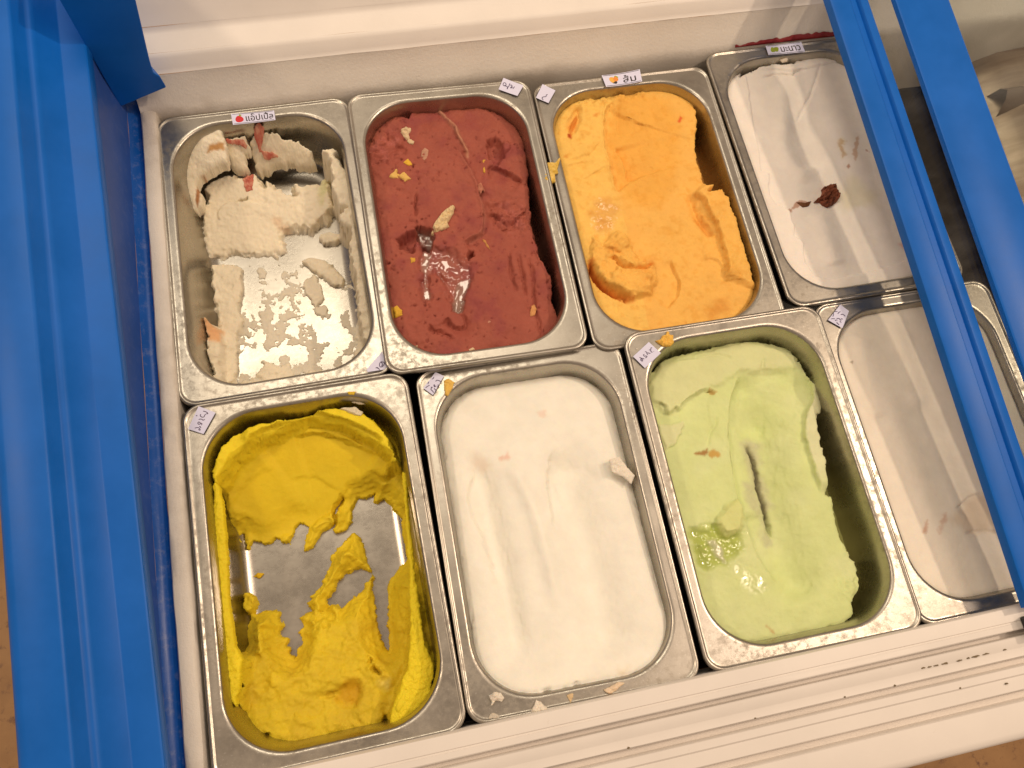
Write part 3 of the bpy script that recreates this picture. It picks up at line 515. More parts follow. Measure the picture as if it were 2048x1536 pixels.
# ------------------------------------------------------------------ materials
class NT:
    def __init__(self, name):
        self.m = bpy.data.materials.new(name); self.m.use_nodes = True
        self.t = self.m.node_tree; self.t.nodes.clear()
        self.out = self.n('ShaderNodeOutputMaterial')
        self.b = self.n('ShaderNodeBsdfPrincipled')
        self.l(self.b.outputs[0], self.out.inputs[0])
    def n(self, k, **kw):
        x = self.t.nodes.new(k)
        for a, v in kw.items(): setattr(x, a, v)
        return x
    def l(self, a, b): self.t.links.new(a, b)
    def coord(self, which='Object'):
        return self.n('ShaderNodeTexCoord').outputs[which]
    def noise(self, scale, detail=4, rough=0.55, vec=None, stretch=None, offset=None):
        v = vec or self.coord()
        if stretch or offset is not None:
            mp = self.n('ShaderNodeMapping')
            if stretch: mp.inputs['Scale'].default_value = stretch
            self.l(v, mp.inputs[0]); v = mp.outputs[0]
            if offset is not None: self.l(offset, mp.inputs['Location'])
        x = self.n('ShaderNodeTexNoise')
        x.inputs['Scale'].default_value = scale; x.inputs['Detail'].default_value = detail; x.inputs['Roughness'].default_value = rough
        self.l(v, x.inputs['Vector'])
        return x.outputs['Fac']
    def ramp(self, fac, stops):
        r = self.n('ShaderNodeValToRGB')
        e = r.color_ramp.elements
        while len(e) < len(stops): e.new(0.5)
        for i, (p, c) in enumerate(stops):
            e[i].position = p
            e[i].color = (c, c, c, 1) if not isinstance(c, (tuple, list)) else (*c, 1)
        self.l(fac, r.inputs[0])
        return r.outputs[0]
    def mix(self, fac, a, b, typ='MIX'):
        x = self.n('ShaderNodeMix', data_type='RGBA', blend_type=typ)
        for s, v in ((x.inputs[0], fac), (x.inputs[6], a), (x.inputs[7], b)):
            if hasattr(v, 'links'): self.l(v, s)
            elif isinstance(v, (tuple, list)): s.default_value = (*v, 1)
            else: s.default_value = v
        return x.outputs[2]
    def math(self, op, a, b=0.0, c=None):
        x = self.n('ShaderNodeMath', operation=op)
        for i, v in enumerate((a, b) if c is None else (a, b, c)):
            if hasattr(v, 'links'): self.l(v, x.inputs[i])
            else: x.inputs[i].default_value = v
        return x.outputs[0]
    def bump(self, h, strength, dist, prev=None):
        x = self.n('ShaderNodeBump')
        x.inputs['Strength'].default_value = strength; x.inputs['Distance'].default_value = dist
        self.l(h, x.inputs['Height'])
        if prev is not None: self.l(prev, x.inputs['Normal'])
        return x.outputs[0]
    def set(self, **kw):
        for k, v in kw.items():
            s = self.b.inputs[k.replace('_', ' ')]
            if hasattr(v, 'links'): self.l(v, s)
            elif isinstance(v, (tuple, list)): s.default_value = (*v, 1) if len(v) == 3 and s.type == 'RGBA' else v
            else: s.default_value = v
        return self

def mat_steel():
    k = NT("stainless_steel")
    rnd = k.n('ShaderNodeObjectInfo').outputs['Random']
    off = k.n('ShaderNodeCombineXYZ')
    k.l(k.math('MULTIPLY', rnd, 3.0), off.inputs[0]); k.l(k.math('MULTIPLY', rnd, 7.0), off.inputs[1])
    o = off.outputs[0]
    blot = k.noise(30, 3, 0.5, offset=o)
    fine = k.noise(260, 4, 0.65, offset=o)
    frost = k.noise(700, 3, 0.6, offset=o)
    spots = k.ramp(k.noise(190, 6, 0.7, offset=o), [(0.46, 0.0), (0.62, 1.0)])
    big = k.ramp(k.noise(11, 3, 0.5, offset=o), [(0.34, 0.0), (0.58, 1.0)])
    sx = k.n('ShaderNodeSeparateXYZ'); k.l(k.coord(), sx.inputs[0])
    rim = k.ramp(k.math('ADD', k.math('MULTIPLY', sx.outputs[2], 40.0), 1.0), [(0.70, 0.12), (0.92, 1.0)])
    dirt = k.math('MULTIPLY', k.math('MULTIPLY', spots, big), rim)
    c = k.mix(k.ramp(blot, [(0.3, 0.0), (0.7, 1.0)]), (0.37, 0.345, 0.30), (0.47, 0.44, 0.385))
    c = k.mix(k.math('MULTIPLY', dirt, 0.62), c, (0.24, 0.21, 0.17))
    c = k.mix(k.math('MULTIPLY', k.math('MULTIPLY', k.ramp(frost, [(0.62, 0.0), (0.74, 1.0)]), rim), 0.5), c, (0.72, 0.70, 0.66))
    r = k.math('ADD', k.math('MULTIPLY', blot, 0.16), 0.18)
    r = k.math('ADD', r, k.math('MULTIPLY', fine, 0.12))
    r = k.math('ADD', r, k.math('MULTIPLY', dirt, 0.2))
    r = k.math('SUBTRACT', r, k.math('MULTIPLY', k.math('SUBTRACT', 1.0, rim), 0.05))
    n1 = k.bump(blot, 0.05, 0.0020)
    n2 = k.bump(fine, 0.10, 0.0004, n1)
    k.set(Base_Color=c, Metallic=1.0, Roughness=r, Normal=n2)
    return k.m

def mat_cream(name, sss=0.45, rough=0.55, grain=1.0, scale=0.0035):
    k = NT(name)
    a = k.n('ShaderNodeAttribute', attribute_name="tint")
    w = k.n('ShaderNodeAttribute', attribute_name="wet").outputs['Fac']
    f1 = k.noise(420, 5, 0.65)
    f2 = k.noise(1500, 3, 0.6)
    f3 = k.noise(60, 4, 0.6)
    v = k.math('ADD', k.math('MULTIPLY', f3, 0.22), 0.89)
    v = k.math('ADD', v, k.math('MULTIPLY', k.math('SUBTRACT', f2, 0.5), 0.10 * grain))
    hs = k.n('ShaderNodeHueSaturation')
    k.l(a.outputs['Color'], hs.inputs['Color']); k.l(v, hs.inputs['Value'])
    c = hs.outputs[0]
    r = k.math('SUBTRACT', k.math('ADD', rough, k.math('MULTIPLY', f1, 0.15)), k.math('MULTIPLY', w, 0.52))
    r = k.math('MAXIMUM', r, 0.05)
    dry = k.math('SUBTRACT', 1.0, k.math('MULTIPLY', w, 0.85))
    h = k.math('MULTIPLY', k.math('ADD', k.math('MULTIPLY', f1, 0.7), k.math('MULTIPLY', f2, 0.3)), dry)
    nb = k.bump(h, 0.36 * grain, 0.0010)
    k.set(Base_Color=c, Roughness=r, Normal=nb, Subsurface_Weight=sss, Subsurface_Radius=(1.0, 0.75, 0.5), Subsurface_Scale=scale)
    k.b.inputs['Specular IOR Level'].default_value = 0.4
    k.l(w, k.b.inputs['Coat Weight']); k.b.inputs['Coat Roughness'].default_value = 0.04; k.b.inputs['Coat IOR'].default_value = 1.9
    k.b.inputs['IOR'].default_value = 1.36
    return k.m

def mat_white(name, col, frost=0.0, rough=0.4):
    k = NT(name)
    g = k.noise(14, 4, 0.6); f = k.noise(900, 3, 0.6); sm = k.noise(6, 3, 0.5, stretch=(0.4, 3, 3))
    c = k.mix(k.ramp(g, [(0.35, 0.0), (0.7, 1.0)]), col, tuple(x * 0.93 for x in col))
    dk = k.ramp(k.noise(160, 5, 0.7), [(0.66, 0.0), (0.76, 1.0)])
    c = k.mix(k.math('MULTIPLY', dk, 0.22), c, (0.45, 0.38, 0.30))
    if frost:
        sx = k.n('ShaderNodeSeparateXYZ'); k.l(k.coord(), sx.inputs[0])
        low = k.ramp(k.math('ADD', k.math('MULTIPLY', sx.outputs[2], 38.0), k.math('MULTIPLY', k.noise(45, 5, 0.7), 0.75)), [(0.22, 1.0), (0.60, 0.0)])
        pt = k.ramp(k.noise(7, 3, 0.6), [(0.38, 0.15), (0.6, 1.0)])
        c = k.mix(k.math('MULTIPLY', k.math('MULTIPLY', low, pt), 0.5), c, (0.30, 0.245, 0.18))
    h = k.noise(420, 5, 0.7)
    k.set(Base_Color=c, Roughness=k.math('ADD', rough, k.math('MULTIPLY', sm, 0.2)),
          Normal=k.bump(h, 0.12 + 0.5 * frost, 0.0004 + 0.0012 * frost))
    if frost:
        k.set(Subsurface_Weight=0.3, Subsurface_Radius=(1, 0.9, 0.8), Subsurface_Scale=0.003)
    return k.m

def mat_blue(name, col, rough, frost=0.0):
    k = NT(name)
    g = k.noise(25, 4, 0.6); f = k.noise(1200, 2, 0.5)
    sc = k.noise(70, 4, 0.7, stretch=(6, 0.35, 6))
    c = k.mix(k.ramp(g, [(0.3, 0.0), (0.75, 1.0)]), col, tuple(min(1, x * 1.18 + 0.004) for x in col))
    c = k.mix(k.math('MULTIPLY', k.ramp(sc, [(0.6, 0.0), (0.8, 1.0)]), 0.05), c, (0.10, 0.20, 0.36))
    if frost:
        fr = k.ramp(k.noise(150, 6, 0.75), [(0.52, 0.0), (0.66, 1.0)])
        c = k.mix(k.math('MULTIPLY', fr, frost), c, (0.42, 0.42, 0.45))
    r = k.math('ADD', rough, k.math('MULTIPLY', g, 0.14))
    k.set(Base_Color=c, Roughness=r, Normal=k.bump(k.noise(240, 4, 0.6), 0.06 + 0.4 * frost, 0.0006))
    k.b.inputs['Specular IOR Level'].default_value = 0.22
    return k.m

def mat_glass():
    k = NT("lid_glass")
    k.t.nodes.remove(k.b)
    tr = k.n('ShaderNodeBsdfTransparent'); tr.inputs[0].default_value = (0.975, 0.985, 0.98, 1)
    gl = k.n('ShaderNodeBsdfGlossy'); gl.inputs['Roughness'].default_value = 0.03
    df = k.n('ShaderNodeBsdfDiffuse'); df.inputs[0].default_value = (0.6, 0.6, 0.6, 1)
    lw = k.n('ShaderNodeLayerWeight'); lw.inputs[0].default_value = 0.5
    mx = k.n('ShaderNodeMixShader'); k.l(k.math('MULTIPLY_ADD', k.math('POWER', lw.outputs['Facing'], 5.0), 0.9, 0.035), mx.inputs[0]); k.l(tr.outputs[0], mx.inputs[1]); k.l(gl.outputs[0], mx.inputs[2])
    sm = k.ramp(k.noise(9, 5, 0.6, stretch=(1, 2.5, 1)), [(0.45, 0.0), (0.8, 0.045)])
    m2 = k.n('ShaderNodeMixShader'); k.l(sm, m2.inputs[0]); k.l(mx.outputs[0], m2.inputs[1]); k.l(df.outputs[0], m2.inputs[2])
    k.l(m2.outputs[0], k.out.inputs[0])
    return k.m

def mat_plain(name, col, rough=0.6, metallic=0.0, bump=0.0, bscale=300, sss=0.0, var=0.08):
    k = NT(name)
    g = k.noise(120, 4, 0.6)
    c = k.mix(g, tuple(x * (1 - var) for x in col), tuple(min(1, x * (1 + var)) for x in col))
    k.set(Base_Color=c, Roughness=rough, Metallic=metallic)
    if bump: k.set(Normal=k.bump(k.noise(bscale, 4, 0.6), bump, 0.0006))
    if sss: k.set(Subsurface_Weight=sss, Subsurface_Scale=0.002)
    return k.m

def mat_floor():
    k = NT("floor_tile")
    c = k.mix(k.ramp(k.noise(6, 6, 0.7), [(0.3, 0.0), (0.7, 1.0)]), (0.34, 0.18, 0.075), (0.52, 0.30, 0.13))
    c = k.mix(k.ramp(k.noise(55, 6, 0.7), [(0.55, 0.0), (0.7, 1.0)]), c, (0.20, 0.10, 0.06))
    k.set(Base_Color=c, Roughness=0.35, Normal=k.bump(k.noise(80, 4), 0.1, 0.002))
    return k.m

STEEL = mat_steel()
CREAM = mat_cream("ice_cream", 0.28, 0.55, 1.0, 0.0022)
SORBET = mat_cream("sorbet", 0.22, 0.60, 1.5, 0.0018)
SMOOTH = mat_cream("smooth_ice_cream", 0.35, 0.50, 0.45, 0.003)
WHITE = mat_white("white_liner", (0.80, 0.75, 0.70), 0.0)
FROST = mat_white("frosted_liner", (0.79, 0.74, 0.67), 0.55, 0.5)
BLUE = mat_blue("blue_plastic", (0.001, 0.108, 0.48), 0.32)
BLUED = mat_blue("blue_plastic_wall", (0.030, 0.085, 0.34), 0.30, 0.07)
BLUEF = mat_blue("blue_plastic_frosted", (0.002, 0.075, 0.36), 0.22, 0.16)
GLASS = mat_glass()
DARK = mat_plain("dark_well", (0.02, 0.017, 0.014), 0.6)
PAPER = mat_plain("paper", (0.70, 0.71, 0.92), 0.75, bump=0.05, var=0.03)
INK = mat_plain("ink", (0.06, 0.03, 0.10), 0.6)
BLACK = mat_plain("black_print", (0.03, 0.022, 0.022), 0.6)
RUBBER = mat_plain("black_rubber", (0.012, 0.012, 0.013), 0.5)
REDP = mat_plain("red_print", (0.62, 0.02, 0.03), 0.6)
GREENP = mat_plain("green_print", (0.30, 0.38, 0.03), 0.6, var=0.3)
ORANGEP = mat_plain("orange_print", (0.85, 0.28, 0.05), 0.6, var=0.3)
YELLOWP = mat_plain("yellow_print", (0.88, 0.46, 0.08), 0.6, var=0.2)
REDICE = mat_plain("red_ice", (0.26, 0.020, 0.024), 0.45, bump=0.5, bscale=500, sss=0.3, var=0.4)

# ------------------------------------------------------------------ pans
PW, PL = 163.6, 264.4           # outer size
DEPTH = 66.0

def pan_matrix(p):
    x, y, z, t, ax, ay, sx = PAN[p]
    return (Matrix.Translation((x * MM, y * MM, z * MM)) @ Matrix.Rotation(math.radians(t), 4, 'Z')
            @ Matrix.Rotation(math.radians(ax), 4, 'X') @ Matrix.Rotation(math.radians(ay), 4, 'Y') @ Matrix.Diagonal((sx, 1, 1, 1)))

def rrect(hx, hy, r, n=12):
    pts = []
    for cx, cy, a0 in ((hx - r, hy - r, 0), (-hx + r, hy - r, 90), (-hx + r, -hy + r, 180), (hx - r, -hy + r, 270)):
        for i in range(n + 1):
            a = math.radians(a0 + 90 * i / n)
            pts.append((cx + r * math.cos(a), cy + r * math.sin(a)))
    return pts

OX, OY, ORAD = PW / 2 - 10.8, PL / 2 - 12.0, 42.0      # opening half size, corner radius
def inner_half(z):
    """half sizes and corner radius of the inside at depth z"""
    t = np.clip(-z / DEPTH, 0, 1)
    return OX - 1.2 - 4.5 * t, OY - 1.2 - 4.5 * t, ORAD - 1 - 6 * t

def pan_loops():
    hx, hy = PW / 2, PL / 2
    L = [(hx - 0.9, hy - 0.9, 13.0, -4.6), (hx - 0.1, hy - 0.1, 13.8, -3.9), (hx, hy, 14.0, -2.2), (hx - 0.35, hy - 0.35, 13.6, -0.7),
         (hx - 1.0, hy - 1.0, 13.0, -0.35), (hx - 1.7, hy - 1.7, 12.6, -0.22), (hx - 2.3, hy - 2.3, 12.2, -0.35), (hx - 2.8, hy - 2.8, 12.0, -0.75),
         (hx - 3.3, hy - 3.3, 12.0, -1.1), (hx - 3.9, hy - 3.9, 12.3, -1.2), (hx - 4.6, hy - 4.6, 12.5, -1.2), (OX + 4.0, OY + 4.0, ORAD + 2.6, -1.2), (OX + 3.0, OY + 3.0, ORAD + 2.0, -1.2)]
    for a in (0, 18, 36, 54, 72, 90):
        r = 2.6
        L.append((OX + r - 0.4 - r * math.sin(math.radians(a)), OY + r - 0.4 - r * math.sin(math.radians(a)), ORAD, -1.2 - r * (1 - math.cos(math.radians(a))) * 1.0))
    for z in (-8, -20, -34, -48):
        a, b, r = inner_half(z); L.append((float(a), float(b), float(r), z))
    a, b, r = inner_half(-DEPTH)
    for t in (0, 22, 45, 67, 90):
        q = 13.0; s, c = math.sin(math.radians(t)), math.cos(math.radians(t))
        L.append((float(a) - q * (1 - c), float(b) - q * (1 - c), float(r) - q * (1 - c) * 0.6, -DEPTH + q * (1 - s)))
    L.append((float(a) * 0.5, float(b) * 0.6, 14.0, -DEPTH - 0.4))
    return L

def pan_mesh():
    vs = []; fs = []; n = None
    for hx, hy, r, z in pan_loops():
        ring = rrect(hx, hy, r); n = len(ring)
        vs += [(x, y, z) for x, y in ring]
    k = len(vs) // n
    for i in range(k - 1):
        for j in range(n):
            a, b = i * n + j, i * n + (j + 1) % n
            fs.append((a, b, b + n, a + n))
    fs.append(tuple(range((k - 1) * n, k * n)))
    me = bpy.data.meshes.new("pan_body")
    me.from_pydata([(x * MM, y * MM, z * MM) for x, y, z in vs], [], fs)
    me.polygons.foreach_set("use_smooth", [True] * len(me.polygons))
    me.materials.append(STEEL); me.update()
    return me

PAN_ME = pan_mesh()
PAN_LABEL = {
    1: "steel pan by the white left wall with nearly used up cream apple ice cream",
    2: "steel pan holding maroon ice cream, overlapping its cream neighbour",
    3: "steel pan holding orange sorbet, label with two oranges on its back rim",
    4: "steel pan of white lime ice cream with a brown crumb, at the back",
    5: "steel pan of yellow ice cream scraped down to its bare metal floor",
    6: "steel pan filled with smooth cream white ice cream, front centre",
    7: "steel pan holding pale green ice cream pulled off its right wall",
    8: "steel pan of plain white ice cream at the front under the blue bar"}
PANS = {}
for p in PAN:
    r = empty("food_pan", pan_matrix(p))
    tag(r, PAN_LABEL[p], "food pan", "steel food pans set in the freezer")
    o = bpy.data.objects.new("pan_body", PAN_ME); COL.objects.link(o); o.parent = r
    PANS[p] = r

# ------------------------------------------------------------------ ice cream height fields
class Ice:
    def __init__(self, p, level, col, res=0.85, tx=0.0, ty=0.0, seed=1):
        self.p = p; self.seed = seed
        nx = int((2 * OX + 6) / res) + 1; ny = int((2 * OY + 6) / res) + 1
        self.X, self.Y = np.meshgrid(np.linspace(-OX - 3, OX + 3, nx), np.linspace(-OY - 3, OY + 3, ny))
        self.h = level + tx * self.X + ty * self.Y
        self.c = np.ones(self.X.shape + (3,)) * np.array(col)
        self.wet = np.zeros(self.X.shape)
        self.k = 0
    K = 1.6
    def rag(self, amp, size, octv=4):
        self.k += 1
        return amp * fbm(self.X, self.Y, size, self.seed * 77 + self.k * 13, octv) * 1.6
    def sd(self, name, rag=0.0, size=5.0):
        s = poly_sd(self.X, self.Y, D[name])
        return s + self.rag(rag, size) if rag else s
    def mask(self, name, soft=2.0, rag=0.0, size=5.0, shift=0.0):
        return sstep(-soft / 2, soft / 2, self.sd(name, rag, size) + shift)
    def wall_dist(self, z=-25):
        a, b, r = [float(v) for v in inner_half(z)]
        qx = np.abs(self.X) - (a - r); qy = np.abs(self.Y) - (b - r)
        return r - np.hypot(np.maximum(qx, 0), np.maximum(qy, 0)) - np.minimum(np.maximum(qx, qy), 0)
    def lower(self, m, z): self.h = self.h * (1 - m) + np.minimum(self.h, z) * m
    def to(self, m, z): self.h = self.h * (1 - m) + z * m
    def add(self, m, dz): self.h = self.h + m * dz
    def noise(self, amp, size, octv=4, m=1.0): self.h = self.h + self.rag(amp, size, octv) * m
    def stroke(self, name, width, dz, taper=0.12, wob=0.0):
        s, u = line_sd(self.X, self.Y, D[name])
        if wob: s = s + self.rag(wob, 6)
        t = sstep(0, taper, u) * sstep(0, taper, 1 - u) if taper else 1
        self.h += self.K * dz * np.exp(-(s / width) ** 2) * t
    def step(self, name, dz, decay, side=1, sharpw=0.8, taper=0.15, wob=0.4, lip=0.0):
        """a scoop edge: drops by dz on one side of the line and fades back"""
        s, u = line_sd(self.X, self.Y, D[name])
        s = s * side + (self.rag(wob, 7) if wob else 0)
        t = sstep(0, taper, u) * sstep(0, taper, 1 - u)
        self.h += self.K * dz * t * sstep(-sharpw, sharpw, s) * np.exp(-np.maximum(s, 0) / decay)
        if lip: self.h += self.K * lip * t * np.exp(-((s + 0.9) / 1.1) ** 2)
    def paint(self, m, col, a=1.0):
        m = (m * a)[..., None]
        self.c = self.c * (1 - m) + np.array(col) * m
    def height_at(self, x, y):
        i = int(np.clip(round((y - self.Y[0, 0]) / (self.Y[1, 0] - self.Y[0, 0])), 0, self.X.shape[0] - 1))
        j = int(np.clip(round((x - self.X[0, 0]) / (self.X[0, 1] - self.X[0, 0])), 0, self.X.shape[1] - 1))
        return float(self.h[i, j])
    def sample(self, X, Y):
        fi = np.clip((Y - self.Y[0, 0]) / (self.Y[1, 0] - self.Y[0, 0]), 0, self.X.shape[0] - 1.001)
        fj = np.clip((X - self.X[0, 0]) / (self.X[0, 1] - self.X[0, 0]), 0, self.X.shape[1] - 1.001)
        i = fi.astype(int); j = fj.astype(int); a = fi - i; b = fj - j; h = self.h
        return (h[i, j] * (1 - a) + h[i + 1, j] * a) * (1 - b) + (h[i, j + 1] * (1 - a) + h[i + 1, j + 1] * a) * b
    def film(self, m, z, col):
        t = z + 0.8 * fbm(self.X, self.Y, 9, self.seed + 60, 4) + 10 * np.exp(-np.maximum(self.wall_dist(-60), 0) / 5.0) * 0
        self.h = np.where(m > 0.5, np.maximum(self.h, t), self.h)
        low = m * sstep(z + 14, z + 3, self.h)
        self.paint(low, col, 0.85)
    def floor(self):
        """height of the pan's own inside, so that thin residue can follow it"""
        w = self.wall_dist(-DEPTH)
        return np.where(w < 13, -DEPTH + 13 - np.sqrt(np.maximum(169 - (13 - np.clip(w, 0, 13)) ** 2, 0)), -DEPTH)
    def build(self, name, label, mat, cat="ice cream", keep_floor=True):
        a, b, r = inner_half(self.h)
        qx = np.abs(self.X) - (a - r); qy = np.abs(self.Y) - (b - r)
        wd = r - np.hypot(np.maximum(qx, 0), np.maximum(qy, 0)) - np.minimum(np.maximum(qx, qy), 0)
        ok = (wd > -2.2) & (self.h > -DEPTH - 1.5)
        keep = ok[:-1, :-1] | ok[1:, :-1] | ok[:-1, 1:] | ok[1:, 1:]
        self.h = np.maximum(self.h, -DEPTH - 4)
        gy, gx = np.gradient(self.h, self.Y[1, 0] - self.Y[0, 0], self.X[0, 1] - self.X[0, 0])
        sl = np.clip(np.hypot(gx, gy) / 1.2 - 0.15, 0, 1)
        X0, Y0, Hh = self.X, self.Y, self.h
        self.X = X0 + sl * 1.7 * fbm(X0 + 1.9 * Hh, Y0 - 1.1 * Hh, 6, self.seed + 5, 4)
        self.Y = Y0 + sl * 1.7 * fbm(X0 - 1.3 * Hh, Y0 + 1.7 * Hh, 6, self.seed + 9, 4)
        o = grid_obj(name, self.X, self.Y, self.h, keep, mat, self.c, self.wet, matrix=pan_matrix(self.p))
        tag(o, label, cat, "ice cream in the steel pans")
        self.obj = o
        return o

ICE = {}
# -- 1 apple: a few cream coloured remnants on a bare floor
I = Ice(1, -80, (0.84, 0.755, 0.58), res=0.8, seed=3)
fl = I.floor()
def patch(I, name, thick, soft, rag, size, rough=0.0, rsize=4.0, dome=0.0, top=None):
    s = I.sd(name, rag, size)
    m = sstep(-soft / 2, soft / 2, s)
    base = np.maximum(I.h, I.floor() - 3)
    zt = I.floor() + thick if top is None else np.zeros(I.X.shape) + top
    zt = zt + dome * (1 - np.exp(-np.maximum(s, 0) / 5.0))
    if rough: zt = zt + I.rag(rough, rsize, 5)
    I.h = np.where(m > 0, base * (1 - m) + np.maximum(zt, I.floor() - 1) * m, I.h)
    return m
fm = I.sd('a_film')
fn = fbm(I.X, I.Y, 9, 31, 5, 0.6) + 0.35 * fbm(I.X, I.Y, 40, 8, 2) + 0.0030 * (-I.Y - 40)
fn = fn + 0.5 * fbm(I.X * 1.0, I.Y * 0.16, 10, 12, 3)
I.h = np.where((fn > 0.08) & (fm > 0), I.floor() + 0.15 + 1.3 * np.clip(fn - 0.08, 0, 0.35), I.h)
for nm, t, so, rg, sz, ro, dm in (('a_lcoat', 6, 3, 1.6, 8, 0.7, 2), ('a_lout', 14, 4, 1.2, 6, 1.2, 3), ('a_bot', 2.5, 2, 3.0, 7, 0.8, 1.5), ('a_bot2', 2.5, 2, 3.0, 7, 0.9, 1.0),
                               ('a_scr1', 4, 2.5, 1.2, 5, 0.6, 3), ('a_scr2', 2.5, 2, 1.5, 6, 0.4, 1.0), ('a_scr3', 2, 2, 1.0, 5, 0.4, 0.5), ('a_pale', 6, 2, 1.6, 6, 1.0, 2)):
    patch(I, nm, t, so, rg, sz, ro, 4.5, dm)
def plane(name):
    P = np.array(D[name]); z = np.array(D[name + '_z'])
    q = np.linalg.lstsq(np.c_[P, np.ones(len(P))], z, rcond=None)[0]
    return np.clip(q[0] * I.X + q[1] * I.Y + q[2], z.min() - 2, z.max() + 2)
patch(I, 'a_rcoat', 0, 5.0, 1.8, 7, 1.4, 6, 2.0, top=plane('a_rcoat'))
zs = plane('a_scoop') - 3.0 * np.exp(-(((I.X + 8) / 30) ** 2 + ((I.Y - 40) / 34) ** 2))
ms = patch(I, 'a_scoop', 0, 7.0, 1.8, 4, 0.35, 9, 2.0, top=zs)
I.step('a_ring', -1.6, 14, 1, 1.2, 0.1, 0.5)
I.noise(0.22, 6, 4, ms)
I.stroke('a_crev', 1.8, -5.5, 0.1, 0.9)
I.stroke('a_crev2', 1.2, -3.0, 0.15, 0.6)
I.lower(I.mask('a_crk1', 2, 0.8, 3), -60); I.lower(I.mask('a_crk2', 2, 0.8, 3), -60)
I.noise(0.45, 3.0, 3)
thin = np.clip(1 - (I.h - I.floor()) / 4.0, 0, 1)
I.paint(thin, (0.62, 0.585, 0.50), 0.7)
I.paint(I.mask('a_peach', 5, 1.5, 6), (0.80, 0.40, 0.16), 0.8)
I.paint(I.mask('a_peach2', 5, 1.5, 6), (0.72, 0.46, 0.26), 0.5)
I.paint(I.mask('a_yel', 4, 1.5, 6), (0.78, 0.46, 0.05), 0.8)
I.paint(I.mask('a_green', 6, 1.5, 6), (0.62, 0.62, 0.22), 0.5)
I.build("apple_ice_cream", "torn cream coloured remains on a bare steel floor, in the back left pan", CREAM)
ICE[1] = I

# -- 2 maroon
I = Ice(2, -16, (0.335, 0.086, 0.060), seed=5)
I.K = 2.3
I.noise(2.2, 45, 3); I.noise(1.0, 12, 4); I.noise(0.35, 3.2, 3)
I.step('b_edge1', -2.6, 24, 1, 0.9, 0.1, 0.6, 0.5)
I.stroke('b_ridge', 1.5, 1.3, 0.1, 0.4)
I.step('b_fold', -2.2, 14, 1, 0.9, 0.1, 0.5, 0.5)
I.step('b_foldr', -3.0, 18, 1, 0.8, 0.08, 0.5, 0.8)
for nm in ('b_str1', 'b_str2', 'b_str3'): I.stroke(nm, 1.3, -1.4, 0.2, 0.5)
I.step('b_ledge', -2.6, 14, -1, 0.8, 0.15, 0.6, 0.6)
I.step('b_crk3', -2.2, 7, -1, 0.7, 0.15, 1.2)
I.stroke('b_crk', 0.9, -1.6, 0.2, 0.4); I.stroke('b_crk2', 1.6, -1.8, 0.2, 0.8)
r1 = np.maximum(I.mask('b_rough1', 8, 3, 9), I.mask('b_rough2', 8, 3, 9))
I.h += r1 * (8.5 * np.abs(fbm(I.X, I.Y, 11, 61, 5)) - 2.2)
I.lower(I.mask('b_pit', 5, 1.5, 6), -26); I.add(I.mask('b_pit2', 3, 1.2, 5), 3.5)
I.lower(I.mask('b_hole', 4, 1.6, 5), -29); I.lower(I.mask('b_hole2', 2, 1.2, 4), -27)
mg = I.mask('b_holeg', 3, 1, 5); I.to(mg, -26 + 0.4 * fbm(I.X, I.Y, 6, 4))
mw = I.mask('b_wet', 7, 2.2, 8)
I.add(mw, -5.0 + 2.4 * fbm(I.X, I.Y, 9, 44, 3))
I.wet = np.maximum(I.wet, mw * np.clip(0.75 + 0.8 * fbm(I.X, I.Y, 7, 9, 3), 0, 1))
for nm in ('b_gr1', 'b_gr2', 'b_gr3'):
    m = I.mask(nm, 3, 1.5, 5)
    I.to(m, -21.0 + 0.5 * fbm(I.X, I.Y, 6, 3, 2) * (2.5 if nm == 'b_gr3' else 0.6))
    I.wet = np.maximum(I.wet, m)
    I.paint(m, (0.30, 0.22, 0.17), 0.75 if nm != 'b_gr3' else 0.1)
I.paint(mg, (0.16, 0.10, 0.08), 0.8); I.wet = np.maximum(I.wet, mg * 0.8)
I.step('b_tail', -3.0, 6, 1, 0.8, 0.1, 0.6)
ed = I.sd('b_edge', 0.7, 6)
rt = (I.X > 20) | (I.Y > 60)
I.lower(np.where(rt, sstep(1.2, -3.0, ed), 0), -60)
I.h -= np.where(rt, 1.8 * np.exp(-np.maximum(ed, 0) / 2.5), 0)
pits = np.clip(fbm(I.X, I.Y, 3.0, 90, 3) - 0.36 - 0.25 * np.clip(fbm(I.X, I.Y, 35, 95, 3) + 0.3, 0, 1), 0, 1)
I.h -= 6.0 * pits * np.clip(1.1 + fbm(I.X, I.Y, 30, 2), 0.2, 1.6) * (1 - mw)
I.h -= 1.6 * np.exp(-np.maximum(I.wall_dist(-17), 0) / 1.8)
cv = fbm(I.X, I.Y, 26, 70, 4)
I.paint(np.clip(0.5 + cv, 0, 1), (0.42, 0.125, 0.08), 0.45)
I.paint(np.clip(fbm(I.X, I.Y, 14, 71, 4) * 1.6, 0, 1), (0.24, 0.044, 0.054), 0.5)
s_, u_ = line_sd(I.X, I.Y, D['b_ridge']); I.paint(np.exp(-((s_ + 0.8 * fbm(I.X, I.Y, 5, 1)) / 1.5) ** 2), (0.60, 0.32, 0.20), 0.6)
s_, u_ = line_sd(I.X, I.Y, D['b_edge1']); I.paint(np.exp(-((s_ - 0.5) / 1.4) ** 2) * sstep(0, 0.1, u_) * sstep(0, 0.1, 1 - u_), (0.46, 0.18, 0.13), 0.5)
I.paint(pits * 2.5, (0.17, 0.022, 0.022), 0.6)
I.paint(r1 * np.clip(fbm(I.X, I.Y, 7, 62, 4) * 2, 0, 1), (0.45, 0.14, 0.12), 0.6)
